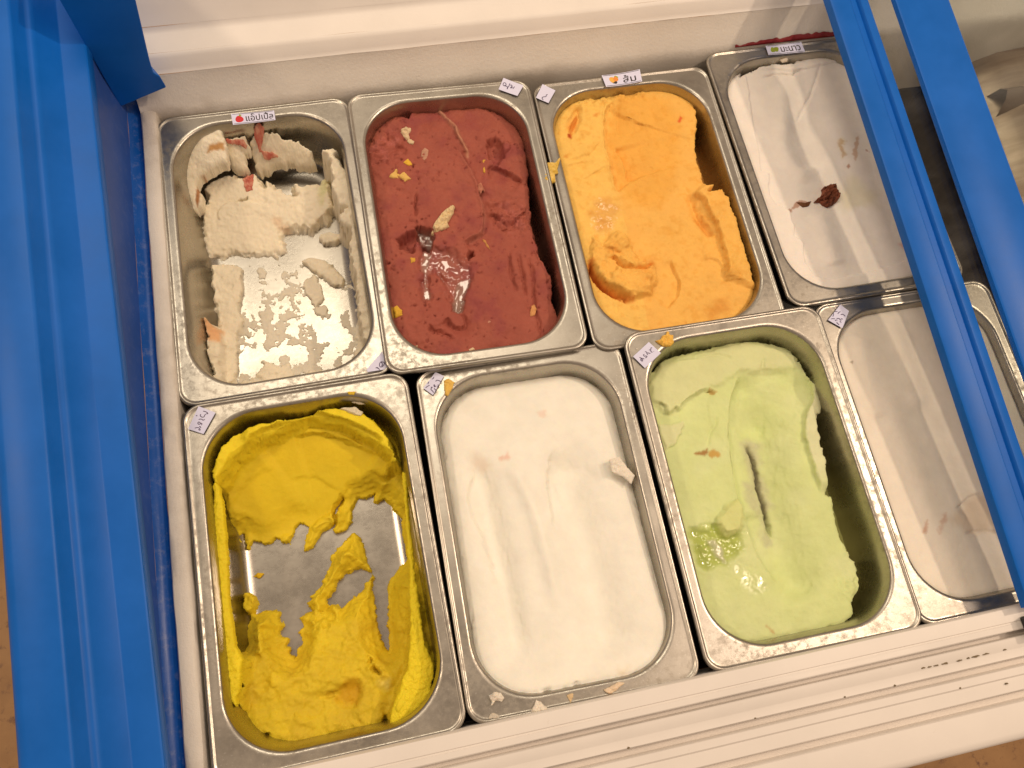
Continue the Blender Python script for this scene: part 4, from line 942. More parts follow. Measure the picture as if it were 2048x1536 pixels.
I.film(np.where(rt & (ed < 0), 1.0, 0.0), -50, (0.28, 0.10, 0.07))
I.build("maroon_ice_cream", "dark red ice cream with glossy melted patch and stray scraps, second pan of back row", SORBET)
ICE[2] = I

# -- 3 orange
I = Ice(3, -10, (0.87, 0.49, 0.115), seed=7)
I.K = 2.1
I.noise(1.6, 40, 3); I.noise(0.45, 9, 4)
I.step('c_step', -3.0, 30, 1, 1.1, 0.12, 0.5, 0.4)
I.step('c_line', -1.0, 8, 1, 0.7, 0.15, 0.3)
I.step('c_step2', -2.6, 16, 1, 0.9, 0.12, 0.5)
for nm in ('c_diag', 'c_diag2', 'c_diag3'): I.step(nm, -0.9, 7, -1, 0.7, 0.2, 0.3)
I.step('c_rim', 3.4, 60, 1, 1.2, 0.08, 0.7)
I.stroke('c_groove', 3.5, -2.4, 0.15, 0.8)
I.step('c_arc', -1.8, 12, -1, 0.8, 0.1, 0.6)
I.step('c_arc2', 1.2, 9, 1, 0.8, 0.15, 0.5)
I.stroke('c_streak', 2.2, -2.0, 0.2, 0.6)
rg = I.mask('c_ragtop', 10, 3, 8)
I.h += rg * 5.5 * np.clip(fbm(I.X, I.Y, 6, 33, 5), -0.3, 1)
wr = I.mask('c_wetr', 10, 3, 9); I.h += wr * 1.8 * fbm(I.X, I.Y, 6, 12, 4); I.wet = np.maximum(I.wet, wr * 0.45)
mo = I.mask('c_mound', 3, 1.6, 7)
I.add(mo, 3.0 + 4.5 * np.abs(fbm(I.X, I.Y, 12, 71, 4)) + 1.5 * fbm(I.X, I.Y, 5, 72, 3))
I.stroke('c_crev', 2.2, -6.5, 0.12, 0.8)
for nm, t in (('c_mhi', 3.0), ('c_mhi2', 3.2), ('c_mhi3', 3.0)):
    m = I.mask(nm, 4.5, 1.8, 6); I.add(m, t + 1.4 * fbm(I.X, I.Y, 6, 22, 4))
I.stroke('c_crev2', 1.3, -3.0, 0.12, 0.8)
ed = I.sd('c_edge', 0.9, 4.5)
rt = (I.X > 10) | (I.Y > 70)
I.h -= np.where(rt, 1.6 * np.exp(-np.maximum(ed, 0) / 2.2), 0)
I.lower(np.where(rt, sstep(1.0, -2.6, ed), 0), -74)
I.h -= 1.3 * np.exp(-np.maximum(I.wall_dist(-11), 0) / 1.6)
pits = np.clip(fbm(I.X, I.Y, 2.4, 15, 3) - 0.42, 0, 1); I.h -= 2.6 * pits
I.noise(0.24, 3.4, 3)
cv = fbm(I.X, I.Y, 30, 3, 4)
I.paint(np.clip(0.4 + cv, 0, 1), (0.86, 0.50, 0.11), 0.6)
ssd, _ = line_sd(I.X, I.Y, D['c_left']); I.paint(sstep(-6, 6, -ssd + 6 * fbm(I.X, I.Y, 20, 8, 3)), (0.89, 0.57, 0.14), 0.75)
I.paint(I.mask('c_scoop', 12, 2, 14), (0.83, 0.42, 0.07), 0.7)
I.paint(np.clip(fbm(I.X, I.Y, 5, 83, 4) * 1.8 - 0.1, 0, 1), (0.72, 0.30, 0.025), 0.35)
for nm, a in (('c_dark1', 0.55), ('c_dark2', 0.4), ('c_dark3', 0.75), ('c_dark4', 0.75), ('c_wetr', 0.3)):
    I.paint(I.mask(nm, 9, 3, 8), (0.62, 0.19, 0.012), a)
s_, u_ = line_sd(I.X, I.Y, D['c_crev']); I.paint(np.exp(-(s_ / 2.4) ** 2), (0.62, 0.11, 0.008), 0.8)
I.paint(I.mask('c_mound', 5, 1.5, 6), (0.84, 0.44, 0.09), 0.55)
I.paint(I.mask('c_streak', 3.0, 1, 4), (0.62, 0.16, 0.012), 0.8); I.paint(I.mask('c_streak2', 1.6, 0.5, 3), (0.42, 0.03, 0.005), 0.9)
I.paint(I.mask('c_red', 2.2, 0.6, 3), (0.72, 0.07, 0.012), 0.8); I.paint(I.mask('c_red2', 3, 0.8, 3), (0.66, 0.2, 0.015), 0.6); I.paint(I.mask('c_red3', 3, 0.8, 3), (0.66, 0.2, 0.015), 0.6)
I.film(np.where(rt & (ed < 0), 1.0, 0.0), -44, (0.58, 0.27, 0.06))
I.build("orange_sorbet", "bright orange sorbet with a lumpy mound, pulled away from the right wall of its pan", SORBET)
ICE[3] = I

# -- 4 lime white
I = Ice(4, -8.5, (0.86, 0.80, 0.73), seed=9)
I.noise(0.8, 50, 3)
I.add(I.mask('d_shelf', 1.6, 0.5, 6), -1.7)
I.stroke('d_br1', 8, 1.8, 0.15); I.stroke('d_br2', 9, 1.8, 0.15); I.stroke('d_tr', 14, -2.2, 0.2)
I.stroke('d_crev', 1.1, -1.6, 0.15, 0.7); I.stroke('d_line', 1.3, -0.9, 0.2, 0.3)
ed = I.sd('d_edge', 0.8, 4)
rt = I.Y > 60
I.h -= np.where(rt, 1.2 * np.exp(-np.maximum(ed, 0) / 2.0), 0)
I.lower(np.where(rt, sstep(1.2, -2.5, ed), 0), -48)
I.h -= 0.9 * np.exp(-np.maximum(I.wall_dist(-10), 0) / 1.2)
I.noise(0.12, 3, 3)
for nm in ('d_st1', 'd_st2'):
    I.paint(I.mask(nm, 2.0, 1.4, 3.5), (0.50, 0.24, 0.08), 0.55)
I.paint(I.mask('d_st1', 6, 2.0, 4), (0.68, 0.56, 0.25), 0.3)
for nm in ('d_st3', 'd_st4', 'd_st5', 'd_st6'): I.paint(I.mask(nm, 1.2, 0.6, 3), (0.40, 0.15, 0.06), 0.7)
I.paint(I.mask('d_yel', 16, 4, 12), (0.72, 0.66, 0.40), 0.45)
I.paint(I.mask('d_pink', 6, 2, 8), (0.72, 0.36, 0.28), 0.6); I.paint(I.mask('d_org', 4, 1.5, 5), (0.70, 0.36, 0.12), 0.7)
I.build("lime_ice_cream", "white ice cream with brown crumbs and smears, partly under the blue bar at the back", SMOOTH)
ICE[4] = I

# -- 5 yellow
I = Ice(5, -40, (0.78, 0.60, 0.026), res=0.75, seed=11)
I.h = -46 - 0.02 * (I.Y) + 0 * I.X
I.h = I.h + sstep(-30, -70, I.Y) * 3
I.noise(2.0, 28, 4); I.noise(0.7, 8, 4)
mc = I.mask('e_coatL', 8, 1.2, 8) * sstep(-40, -60, I.Y); I.to(mc, -22 + 1.2 * fbm(I.X, I.Y, 10, 6, 4))
mc2 = I.mask('e_coatR', 7, 1.2, 8) * sstep(-30, -55, I.Y); I.to(mc2, -22 + 1.2 * fbm(I.X, I.Y, 10, 7, 4))
mu = I.mask('e_upl', 4, 1.0, 7); I.to(mu, -13 + 1.5 * fbm(I.X, I.Y, 12, 5, 4))
mbw = I.mask('e_bowl', 8, 0.6, 9)
cx, cy = np.mean(np.array(D['e_bowl']), 0)
bw = -31 - 32 * np.clip((cy + 36 - I.Y) / 68, 0, 1) ** 0.9 + 0.0035 * ((I.X - cx) ** 2)
I.to(mbw, bw)
I.step('e_arc1', -4.5, 22, -1, 1.0, 0.08, 0.3, 0.4); I.step('e_arc2', -3.0, 24, -1, 1.1, 0.1, 0.3)
I.step('e_arc3', -0.7, 16, -1, 1.6, 0.15, 0.5); I.step('e_arc4', -0.8, 12, -1, 1.4, 0.15, 0.4)
I.add(I.mask('e_fil', 6, 1.0, 6), 3.0)
I.add(I.mask('e_rlump', 4, 1.6, 5), 3.0 + 2.4 * fbm(I.X, I.Y, 5, 55, 4))
lowm = sstep(-35, -50, I.Y) * (1 - mc) * (1 - mc2)
I.h += lowm * (4.0 * fbm(I.X, I.Y, 16, 58, 5) + 1.2 * fbm(I.X, I.Y, 5, 59, 4))
I.stroke('e_diag', 7, 3.5, 0.1, 1.2)
hol = np.maximum.reduce([I.mask('e_C', 2.4, 1.5, 5), I.mask('e_A', 2.4, 1.2, 5), I.mask('e_B', 2.6, 1.4, 5)])
sdh = np.maximum.reduce([I.sd('e_C', 1.0, 5), I.sd('e_A', 1.0, 5), I.sd('e_B', 1.0, 5)])
thin = sstep(-16, 0, sdh) * (1 - np.maximum(mc, mc2))
I.h = I.h * (1 - 0.9 * thin) + np.minimum(I.h, -62.5) * 0.9 * thin
I.to(hol, -74)
for nm in ('e_pit1', 'e_hol1', 'e_hol2', 'e_hol3', 'e_hol4'): I.lower(I.mask(nm, 4.0, 1.4, 4), -50)
for nm in ('e_crk1', 'e_lslot', 'e_lslot2'): I.stroke(nm, 1.5, -7, 0.1, 1.0)
I.add(I.mask('e_ball', 4, 0.8, 4), 5.0); I.add(I.mask('e_pitb', 5, 2, 4), -4 + 3 * fbm(I.X, I.Y, 4, 3, 4))
I.add(I.mask('e_dent', 6, 1.6, 6), -4.0); I.add(I.mask('e_dent2', 3, 1.2, 4), -3.5)
mrk = I.mask('e_rocks', 3, 1.4, 4); I.to(mrk, -52 + 3 * fbm(I.X, I.Y, 5, 4, 4))
I.stroke('e_strip', 5.0, 2.0, 0.1, 0.6)
I.h -= 1.2 * np.exp(-np.maximum(I.wall_dist(-18), 0) / 1.5)
I.noise(0.38, 3.0, 4, 1 - 0.75 * mbw)
cv = fbm(I.X, I.Y, 24, 9, 4)
I.paint(np.clip(0.3 + cv * 1.3, 0, 1), (0.72, 0.535, 0.02), 0.5)
I.paint(np.maximum.reduce([mc, mc2, mu]), (0.85, 0.68, 0.025), 0.75)
I.paint(lowm * np.clip(0.6 + fbm(I.X, I.Y, 16, 77, 4), 0, 1), (0.66, 0.475, 0.030), 0.75)
I.paint(mbw * np.clip(0.5 + fbm(I.X, I.Y, 30, 78, 3), 0, 1), (0.74, 0.54, 0.018), 0.5)
I.paint(I.mask('e_dent', 8, 2, 6), (0.56, 0.27, 0.006), 0.6)
I.paint(I.mask('e_pale', 6, 1.5, 6), (0.76, 0.64, 0.20), 0.5); I.paint(I.mask('e_pinkr', 4, 1, 4), (0.72, 0.36, 0.14), 0.6)
I.build("mango_ice_cream", "yellow ice cream with a scooped bowl and ragged holes down to the steel", CREAM)
ICE[5] = I

# -- 6 white
I = Ice(6, -10.5, (0.90, 0.88, 0.79), ty=-0.052, seed=13)
I.noise(0.5, 60, 2)
I.stroke('f_tr1', 9, -5.0, 0.2); I.stroke('f_tr2', 16, -6.5, 0.18)
I.stroke('f_rd', 6, 2.4, 0.25)
I.step('f_step', -2.6, 18, 1, 1.8, 0.25, 0.5); I.step('f_lstep', -2.0, 16, 1, 2.2, 0.25, 0.6)
I.add(I.mask('f_dip', 16, 1, 20), -1.2)
m = I.mask('f_ragged', 5, 2.5, 5); I.h += m * (3.2 * fbm(I.X, I.Y, 5, 14, 4) - 0.5)
I.add(I.mask('f_dip', 16, 1, 20), -1.2)
wd = np.maximum(I.wall_dist(-10), 0)
I.h -= 5.5 * np.exp(-wd / 7.0) * sstep(-OY, -OY + 60, I.Y) + 1.2 * np.exp(-wd / 1.5)
I.stroke('f_chan', 2.2, -6, 0.1, 0.5)
I.noise(0.10, 4, 3)
I.wet = np.maximum(I.wet, I.mask('f_spk', 5, 1, 4) * 0.8)
for nm, a in (('f_pk1', 0.5), ('f_pk2', 0.3)): I.paint(I.mask(nm, 3.5, 1.5, 3), (0.80, 0.40, 0.28), a)
I.paint(I.mask('f_pk3', 9, 3, 8), (0.80, 0.60, 0.45), 0.4); I.paint(I.mask('f_brn', 8, 2, 6), (0.70, 0.50, 0.28), 0.5)
I.build("coconut_ice_cream", "smooth creamy white ice cream with two long troughs, filling the front centre pan", SMOOTH)
ICE[6] = I

# -- 7 green
I = Ice(7, -23, (0.67, 0.755, 0.345), seed=17)
I.noise(1.4, 40, 3); I.noise(0.35, 9, 3)
I.add(I.mask('g_upl', 5, 1.2, 8), 2.2)
I.stroke('g_trough', 15, -7.5, 0.15); I.add(I.mask('g_dip', 14, 2, 14), -4.5)
I.step('g_lwall', -4.5, 20, 1, 1.6, 0.12, 0.6, 0.5); I.step('g_lwall2', -4.0, 18, 1, 1.8, 0.15, 0.6)
I.step('g_rstep', 3.0, 40, 1, 1.2, 0.1, 0.7)
I.step('g_fold', -2.0, 14, -1, 0.8, 0.08, 0.8, 0.5)
I.add(I.mask('g_flap', 1.6, 0.8, 5), 1.8)
for nm in ('g_str1', 'g_str2', 'g_str3'): I.stroke(nm, 1.3, -0.9, 0.2, 0.3)
I.add(I.mask('g_lump', 5, 1.0, 6), 4.2 + 1.4 * fbm(I.X, I.Y, 8, 41, 3))
mw = I.mask('g_wet', 8, 2.5, 8); I.add(mw, -3.2 + 2.2 * fbm(I.X, I.Y, 7, 18, 4)); I.wet = np.maximum(I.wet, mw * 0.85)
m2 = I.mask('g_wetsp', 8, 2.5, 8); I.h += m2 * 0.8 * fbm(I.X, I.Y, 4, 19, 3); I.wet = np.maximum(I.wet, m2 * 0.7)
mic = I.mask('g_icy', 4, 1.2, 5); I.add(mic, 1.6)
I.stroke('g_slot', 1.7, -3.6, 0.15, 0.9)
mg = np.maximum(I.mask('g_grey', 9, 3, 8), I.mask('g_grey2', 8, 3, 8))
I.h += mg * 0.6 * fbm(I.X, I.Y, 2.5, 77, 3)
mrg = np.maximum(I.mask('g_rag', 4, 2, 6), I.mask('g_botrag', 4, 2, 6)); I.h += mrg * 2.6 * fbm(I.X, I.Y, 6, 88, 4)
ed = I.sd('g_edge', 0.7, 5)
rt = (I.X > -10) | (I.Y > 70)
I.h -= np.where(rt, 1.8 * np.exp(-np.maximum(ed, 0) / 2.2), 0)
I.lower(np.where(rt, sstep(1.0, -2.6, ed), 0), -76)
I.stroke('g_crev', 1.4, -6, 0.15, 0.5)
I.h -= 1.3 * np.exp(-np.maximum(I.wall_dist(-26), 0) / 1.6)
I.noise(0.15, 3.2, 3)
cv = fbm(I.X, I.Y, 26, 5, 4)
I.paint(np.clip(0.35 + cv * 1.2, 0, 1), (0.71, 0.77, 0.42), 0.6)
I.paint(I.mask('g_upl', 9, 2, 8), (0.70, 0.72, 0.40), 0.7); I.paint(I.mask('g_flap', 3, 1, 5), (0.74, 0.76, 0.44), 0.8)
I.paint(mw, (0.40, 0.50, 0.03), 0.75); I.paint(mic, (0.58, 0.58, 0.42), 0.7)
sr, _ = line_sd(I.X, I.Y, D['g_rstep']); I.paint(sstep(0, 2, sr) * sstep(70, 30, np.hypot(I.X - 40, I.Y - 40)), (0.74, 0.74, 0.50), 0.7)
I.paint(mg, (0.52, 0.50, 0.36), 0.6)
s_, u_ = line_sd(I.X, I.Y, D['g_slot']); I.paint(np.exp(-((s_ + 1.2 * fbm(I.X, I.Y, 4, 6, 3)) / 2.2) ** 2) * sstep(0, 0.15, u_) * sstep(0, 0.3, 1 - u_), (0.24, 0.215, 0.14), 0.9)
I.paint(I.mask('g_lump', 4, 1, 5), (0.68, 0.70, 0.28), 0.6)
for nm, c_ in (('g_br1', (0.36, 0.14, 0.02)), ('g_br2', (0.58, 0.33, 0.06)), ('g_br3', (0.52, 0.33, 0.08)), ('g_br4', (0.58, 0.42, 0.18))):
    I.paint(I.mask(nm, 2.2, 1.2, 3), c_, 0.85)
I.film(np.where(rt & (ed < 0), 1.0, 0.0), -50, (0.46, 0.45, 0.15))
I.build("green_ice_cream", "pale green ice cream with a dark slot in its trough", CREAM)
ICE[7] = I

# -- 8 plain white
I = Ice(8, -7.5, (0.85, 0.78, 0.67), seed=19)
I.noise(0.5, 50, 3)
I.stroke('h_l1', 7, 1.2, 0.1); I.stroke('h_l2', 8, 1.2, 0.1)
I.step('h_cr', -1.0, 14, -1, 0.9, 0.15, 0.5); I.stroke('h_cr2', 1.2, -0.8, 0.2, 0.5)
I.h -= 1.0 * np.exp(-np.maximum(I.wall_dist(-8), 0) / 1.2)
I.noise(0.10, 4, 3)
I.paint(I.mask('h_st1', 3, 1.2, 3), (0.56, 0.26, 0.14), 0.6); I.paint(I.mask('h_st2', 4, 1.6, 3), (0.60, 0.32, 0.20), 0.5)
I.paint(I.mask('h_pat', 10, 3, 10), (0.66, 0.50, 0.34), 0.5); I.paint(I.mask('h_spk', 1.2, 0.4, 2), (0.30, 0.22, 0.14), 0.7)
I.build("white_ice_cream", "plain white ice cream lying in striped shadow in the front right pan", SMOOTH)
ICE[8] = I

# ------------------------------------------------------------------ scraps and crumbs
def scrap(key, p, name, label, col, height, rag=0.5, base=None, rough=0.8, mat=None, cat="scrap", group=None, dark=None, size=3.0, parent=None, skirt=0.6, plane=False, stains=()):
    pts = D[key]
    P = np.array(pts); lo = P.min(0) - 1.5; hi = P.max(0) + 1.5
    res = 0.35
    X, Y = np.meshgrid(np.arange(lo[0], hi[0] + res, res), np.arange(lo[1], hi[1] + res, res))
    sdz = int(abs(P.sum()) * 10) % 997
    s = poly_sd(X, Y, pts) + rag * fbm(X, Y, size, sdz, 3)
    zb = ICE[p].sample(X, Y) if base is None and not plane else np.zeros(X.shape) if plane else np.full(X.shape, float(base))
    if plane:
        q = np.linalg.lstsq(np.c_[P, np.ones(len(P))], np.array(D[key + '_z']), rcond=None)[0]
        zb = q[0] * X + q[1] * Y + q[2] - height * 0.8 + 1.2 * fbm(X, Y, 12, sdz + 40, 4)
    elif base is None:
        zb = np.maximum(zb, ICE[p].sample(X, Y).mean() - 4)
    t = height * np.sqrt(np.clip(s, 0, None) / (np.clip(s, 0, None) + 1.6)) * (1 + rough * fbm(X, Y, 2.6, sdz + 3, 4)) * 1.5
    Z = zb + np.maximum(t, 0.05)
    ins = s > 0
    keep = ins[:-1, :-1] & ins[1:, :-1] & ins[:-1, 1:] & ins[1:, 1:]
    c = np.ones(X.shape + (3,)) * np.array(col)
    if dark is not None:
        m = np.clip(0.5 + 1.2 * fbm(X, Y, 2.5, sdz + 9, 3), 0, 1)[..., None]
        c = c * (1 - m) + np.array(dark) * m
    for sk, sc_, ss in stains:
        m = (sstep(-ss, ss, poly_sd(X, Y, D[sk]) + 0.8 * fbm(X, Y, 3, 4, 3)) * 0.9)[..., None]
        c = c * (1 - m) + np.array(sc_) * m
    o = grid_obj(name, X, Y, Z, keep, mat or CREAM, c, np.zeros(X.shape), parent=parent, matrix=None if parent else pan_matrix(p), skirt=zb - skirt)
    if parent is None: tag(o, label, cat, group)
    return o

AP = (0.84, 0.755, 0.58)
scrap('a_mid', 1, "wall_coat", None, AP, 4.5, 1.0, rough=0.10, size=4, parent=ICE[1].obj, skirt=5, plane=True)
scrap('a_right', 1, "wall_coat", None, AP, 5.0, 1.7, rough=0.16, size=4, parent=ICE[1].obj, skirt=6, plane=True)
scrap('a_block', 1, "wall_coat", None, (0.86, 0.78, 0.61), 5.5, 1.2, rough=0.07, size=4, parent=ICE[1].obj, skirt=7, plane=True,
      stains=(('a_brown1', (0.40, 0.15, 0.035), 0.9), ('a_brown2', (0.52, 0.25, 0.06), 1.4)))
scrap('e_coatL', 5, "wall_coat", None, (0.85, 0.68, 0.025), 3.0, 1.1, base=-19, rough=0.28, size=5, parent=ICE[5].obj, skirt=5)
scrap('e_coatR', 5, "wall_coat", None, (0.85, 0.68, 0.025), 3.0, 1.1, base=-23, rough=0.28, size=5, parent=ICE[5].obj, skirt=5)
CRM = (0.70, 0.54, 0.34); YEL = (0.76, 0.46, 0.05); PNK = (0.50, 0.13, 0.09)
g2 = "scraps on the maroon ice cream"
for i, (lab, col, hh) in enumerate([
    ("hooked cream scrap near the back left corner of the maroon ice cream", CRM, 1.6),
    ("pinkish cream smear below the hooked scrap on the maroon ice cream", (0.52, 0.28, 0.19), 1.0),
    ("yellow scrap just below the pink patch on the maroon ice cream", YEL, 1.2),
    ("cream and yellow flake at the left of the maroon ice cream", (0.74, 0.48, 0.14), 1.2),
    ("largest cream sliver, beside the dark hole in the maroon ice cream", (0.72, 0.56, 0.32), 3.0),
    ("round yellow crumb against the left wall, low on the maroon ice cream", YEL, 1.6),
    ("thin upright yellow scrap right of centre on the maroon ice cream", (0.66, 0.38, 0.06), 1.0),
    ("small yellow dot left of the wet patch on the maroon ice cream", (0.64, 0.36, 0.05), 0.9),
    ("peach coloured scrap low at the right on the maroon ice cream", (0.66, 0.32, 0.12), 1.2),
    ("pale pink blob on the scoop edge of the maroon ice cream", (0.50, 0.20, 0.13), 1.2),
    ("orange brown flake beside the small dark hole in the maroon ice cream", (0.55, 0.26, 0.08), 0.9),
    ("tiny cream bit in the front left corner of the maroon ice cream", CRM, 0.9),
    ("tiny cream bit at the front wall of the maroon ice cream", CRM, 0.9),
    ("pale pink fleck below the wet patch on the maroon ice cream", (0.55, 0.26, 0.18), 0.8)]):
    scrap('x2_%d' % i, 2, "ice_cream_scrap", lab, col, hh, 0.6, group=g2)
g1 = "red sorbet bits on the apple ice cream"
for i, lab in enumerate(["red sorbet string under the printed apple label", "curved red streak left of the red string on cream chunk",
                         "small red blob below the red string on the cream chunk", "lowest red blob, on the smooth cream scoop"]):
    scrap('x1_%d' % i, 1, "sorbet_bit", lab, PNK, 0.9, 0.8, plane=i < 3, group=g1, dark=(0.66, 0.32, 0.22))
scrap('x3_0', 3, "ice_cream_scrap", "pale yellow scrap bridging the gap between the maroon and orange pans", (0.80, 0.56, 0.16), 1.4, 0.5, base=0.4, dark=(0.62, 0.40, 0.06))
scrap('x4_0', 4, "chocolate_crumb", "big brown crumb on the white ice cream beside the blue bar", (0.15, 0.045, 0.022), 4.0, 0.9, dark=(0.24, 0.075, 0.04), rough=1.3, cat="crumb", group="brown crumbs on white ice cream")
scrap('x4_1', 4, "chocolate_crumb", "flat dark brown crumb left of the bigger brown crumb", (0.14, 0.055, 0.02), 1.2, 0.5, cat="crumb", group="brown crumbs on white ice cream")
scrap('x4_2', 4, "ice_cream_scrap", "white flake on the rear steel wall below the lime label", (0.74, 0.64, 0.52), 1.2, 0.5, base=-6)
g5 = "scraps on the yellow ice cream"
scrap('x5_0', 5, "ice_cream_scrap", "white angular scrap on the back of the yellow ice cream", (0.76, 0.68, 0.50), 1.6, 0.5, group=g5)
scrap('x5_1', 5, "sorbet_bit", "bright red bit at the back left of the yellow ice cream", (0.72, 0.06, 0.04), 1.2, 0.4, group=g5)
scrap('x5_2', 5, "ice_cream_scrap", "pale pink streak trailing from the red bit on yellow ice cream", (0.78, 0.50, 0.36), 0.9, 0.4, group=g5)
scrap('x5_3', 5, "ice_cream_scrap", "small white scrap stuck to the steel wall above the yellow ice cream", (0.76, 0.66, 0.46), 1.2, 0.5, base=-11, group=g5)
scrap('x5_4', 5, "ice_cream_scrap", "yellow smear on the back rim of the yellow ice cream pan", (0.66, 0.46, 0.04), 0.6, 0.4, base=-0.6, group=g5)
scrap('x5_5', 5, "ice_cream_scrap", "lone yellow flake on the bare steel floor of the scraped pan", (0.78, 0.52, 0.02), 1.2, 0.4, base=-65, group=g5)
scrap('x5_6', 5, "ice_cream_scrap", "yellow crumb pair by the left wall of the scraped pan", (0.78, 0.52, 0.02), 1.6, 0.5, base=-57, group=g5)
g6 = "crumbs on the rim of the white ice cream pan"
WH = (0.80, 0.74, 0.64)
scrap('x6_0', 6, "ice_cream_crumb", "round white crumb on the front left rim corner of the white pan", WH, 4.0, 0.6, base=-1, cat="crumb", group=g6)
scrap('x6_1', 6, "ice_cream_crumb", "triangular white crumb on the front rim touching the white rail", WH, 2.4, 0.5, base=-1, cat="crumb", group=g6)
scrap('x6_2', 6, "ice_cream_crumb", "greyish smear of ice cream below the round white crumb", (0.55, 0.50, 0.42), 0.8, 0.5, base=-1, cat="crumb", group=g6)
scrap('x6_3', 6, "ice_cream_crumb", "yellow crumb beside the handwritten label of the white pan", (0.76, 0.50, 0.12), 1.6, 0.6, base=-1, cat="crumb", group=g6)
scrap('x6_4', 6, "ice_cream_crumb", "white torn flake over the right wall of the white pan", WH, 1.3, 0.6, base=-6, cat="crumb", group=g6)
scrap('x6_5', 6, "ice_cream_crumb", "tan and white spill crossing the front rim of the white pan", (0.74, 0.60, 0.44), 1.6, 0.7, base=-1, cat="crumb", group=g6)
scrap('x6_6', 6, "ice_cream_crumb", "tan drip on the front rim, middle of the white pan", (0.66, 0.50, 0.30), 0.9, 0.6, base=-1, cat="crumb", group=g6)
scrap('x7_0', 7, "ice_cream_crumb", "yellow orange crumb beside the label on the green pan's rim", (0.82, 0.50, 0.10), 2.6, 0.5, base=-1, cat="crumb", group="crumbs on the green pan's rim")
scrap('x7_1', 7, "ice_cream_crumb", "tiny white fleck left of the label on the green pan's rim", WH, 1.0, 0.2, base=-1, cat="crumb", group="crumbs on the green pan's rim")

# ------------------------------------------------------------------ paper labels with print and handwriting
def quad_pt(q, u, v):
    a, b, c, d = [np.array(t) for t in q]          # TL TR BR BL
    return (a * (1 - u) + b * u) * (1 - v) + (d * (1 - u) + c * u) * v

def paper_label(key, p, curl=0.0, lift=0.0, name="paper_label"):
    q = D[key]; vs = []; fs = []; n = 8
    def zz(u, v): return 0.55 + lift + curl * (2 * u - 1) ** 2 + 0.12 * math.sin(5 * u + p)
    for k, dz in ((0, 0.0), (1, -0.25)):
        for i in range(n + 1):
            for j in range(3):
                u, v = i / n, j / 2
                x, y = quad_pt(q, u, v); vs.append((x, y, zz(u, v) + dz))
    m = (n + 1) * 3
    for i in range(n):
        for j in range(2):
            a = i * 3 + j
            fs.append((a, a + 1, a + 4, a + 3)); fs.append((m + a, m + a + 3, m + a + 4, m + a + 1))
    rim = [i * 3 for i in range(n + 1)] + [n * 3 + 1, n * 3 + 2] + [i * 3 + 2 for i in range(n - 1, -1, -1)] + [1]
    for a, b in zip(rim, rim[1:] + rim[:1]): fs.append((a, b, m + b, m + a))
    o = mesh_obj(name, vs, fs, PAPER, PANS[p])
    o.data.polygons.foreach_set("use_smooth", [False] * len(o.data.polygons))
    return o, q, zz

def ribbon(pts, w, zf):
    vs = []; fs = []
    pts = smooth_line(pts, 4)
    for i, (x, y) in enumerate(pts):
        a = pts[max(i - 1, 0)]; b = pts[min(i + 1, len(pts) - 1)]
        dx, dy = b[0] - a[0], b[1] - a[1]; L = math.hypot(dx, dy) + 1e-6
        nx, ny = -dy / L * w / 2, dx / L * w / 2
        z = zf(x, y)
        vs += [(x + nx, y + ny, z), (x - nx, y - ny, z)]
    for i in range(len(pts) - 1): fs.append((2 * i, 2 * i + 1, 2 * i + 3, 2 * i + 2))
    return vs, fs

def strokes_obj(name, strokes, w, z, mat, parent):
    V = []; Fc = []
    for st in strokes:
        v, f = ribbon(st, w, lambda x, y: z)
        k = len(V); V += v; Fc += [tuple(a + k for a in t) for t in f]
    return mesh_obj(name, V, Fc, mat, parent)

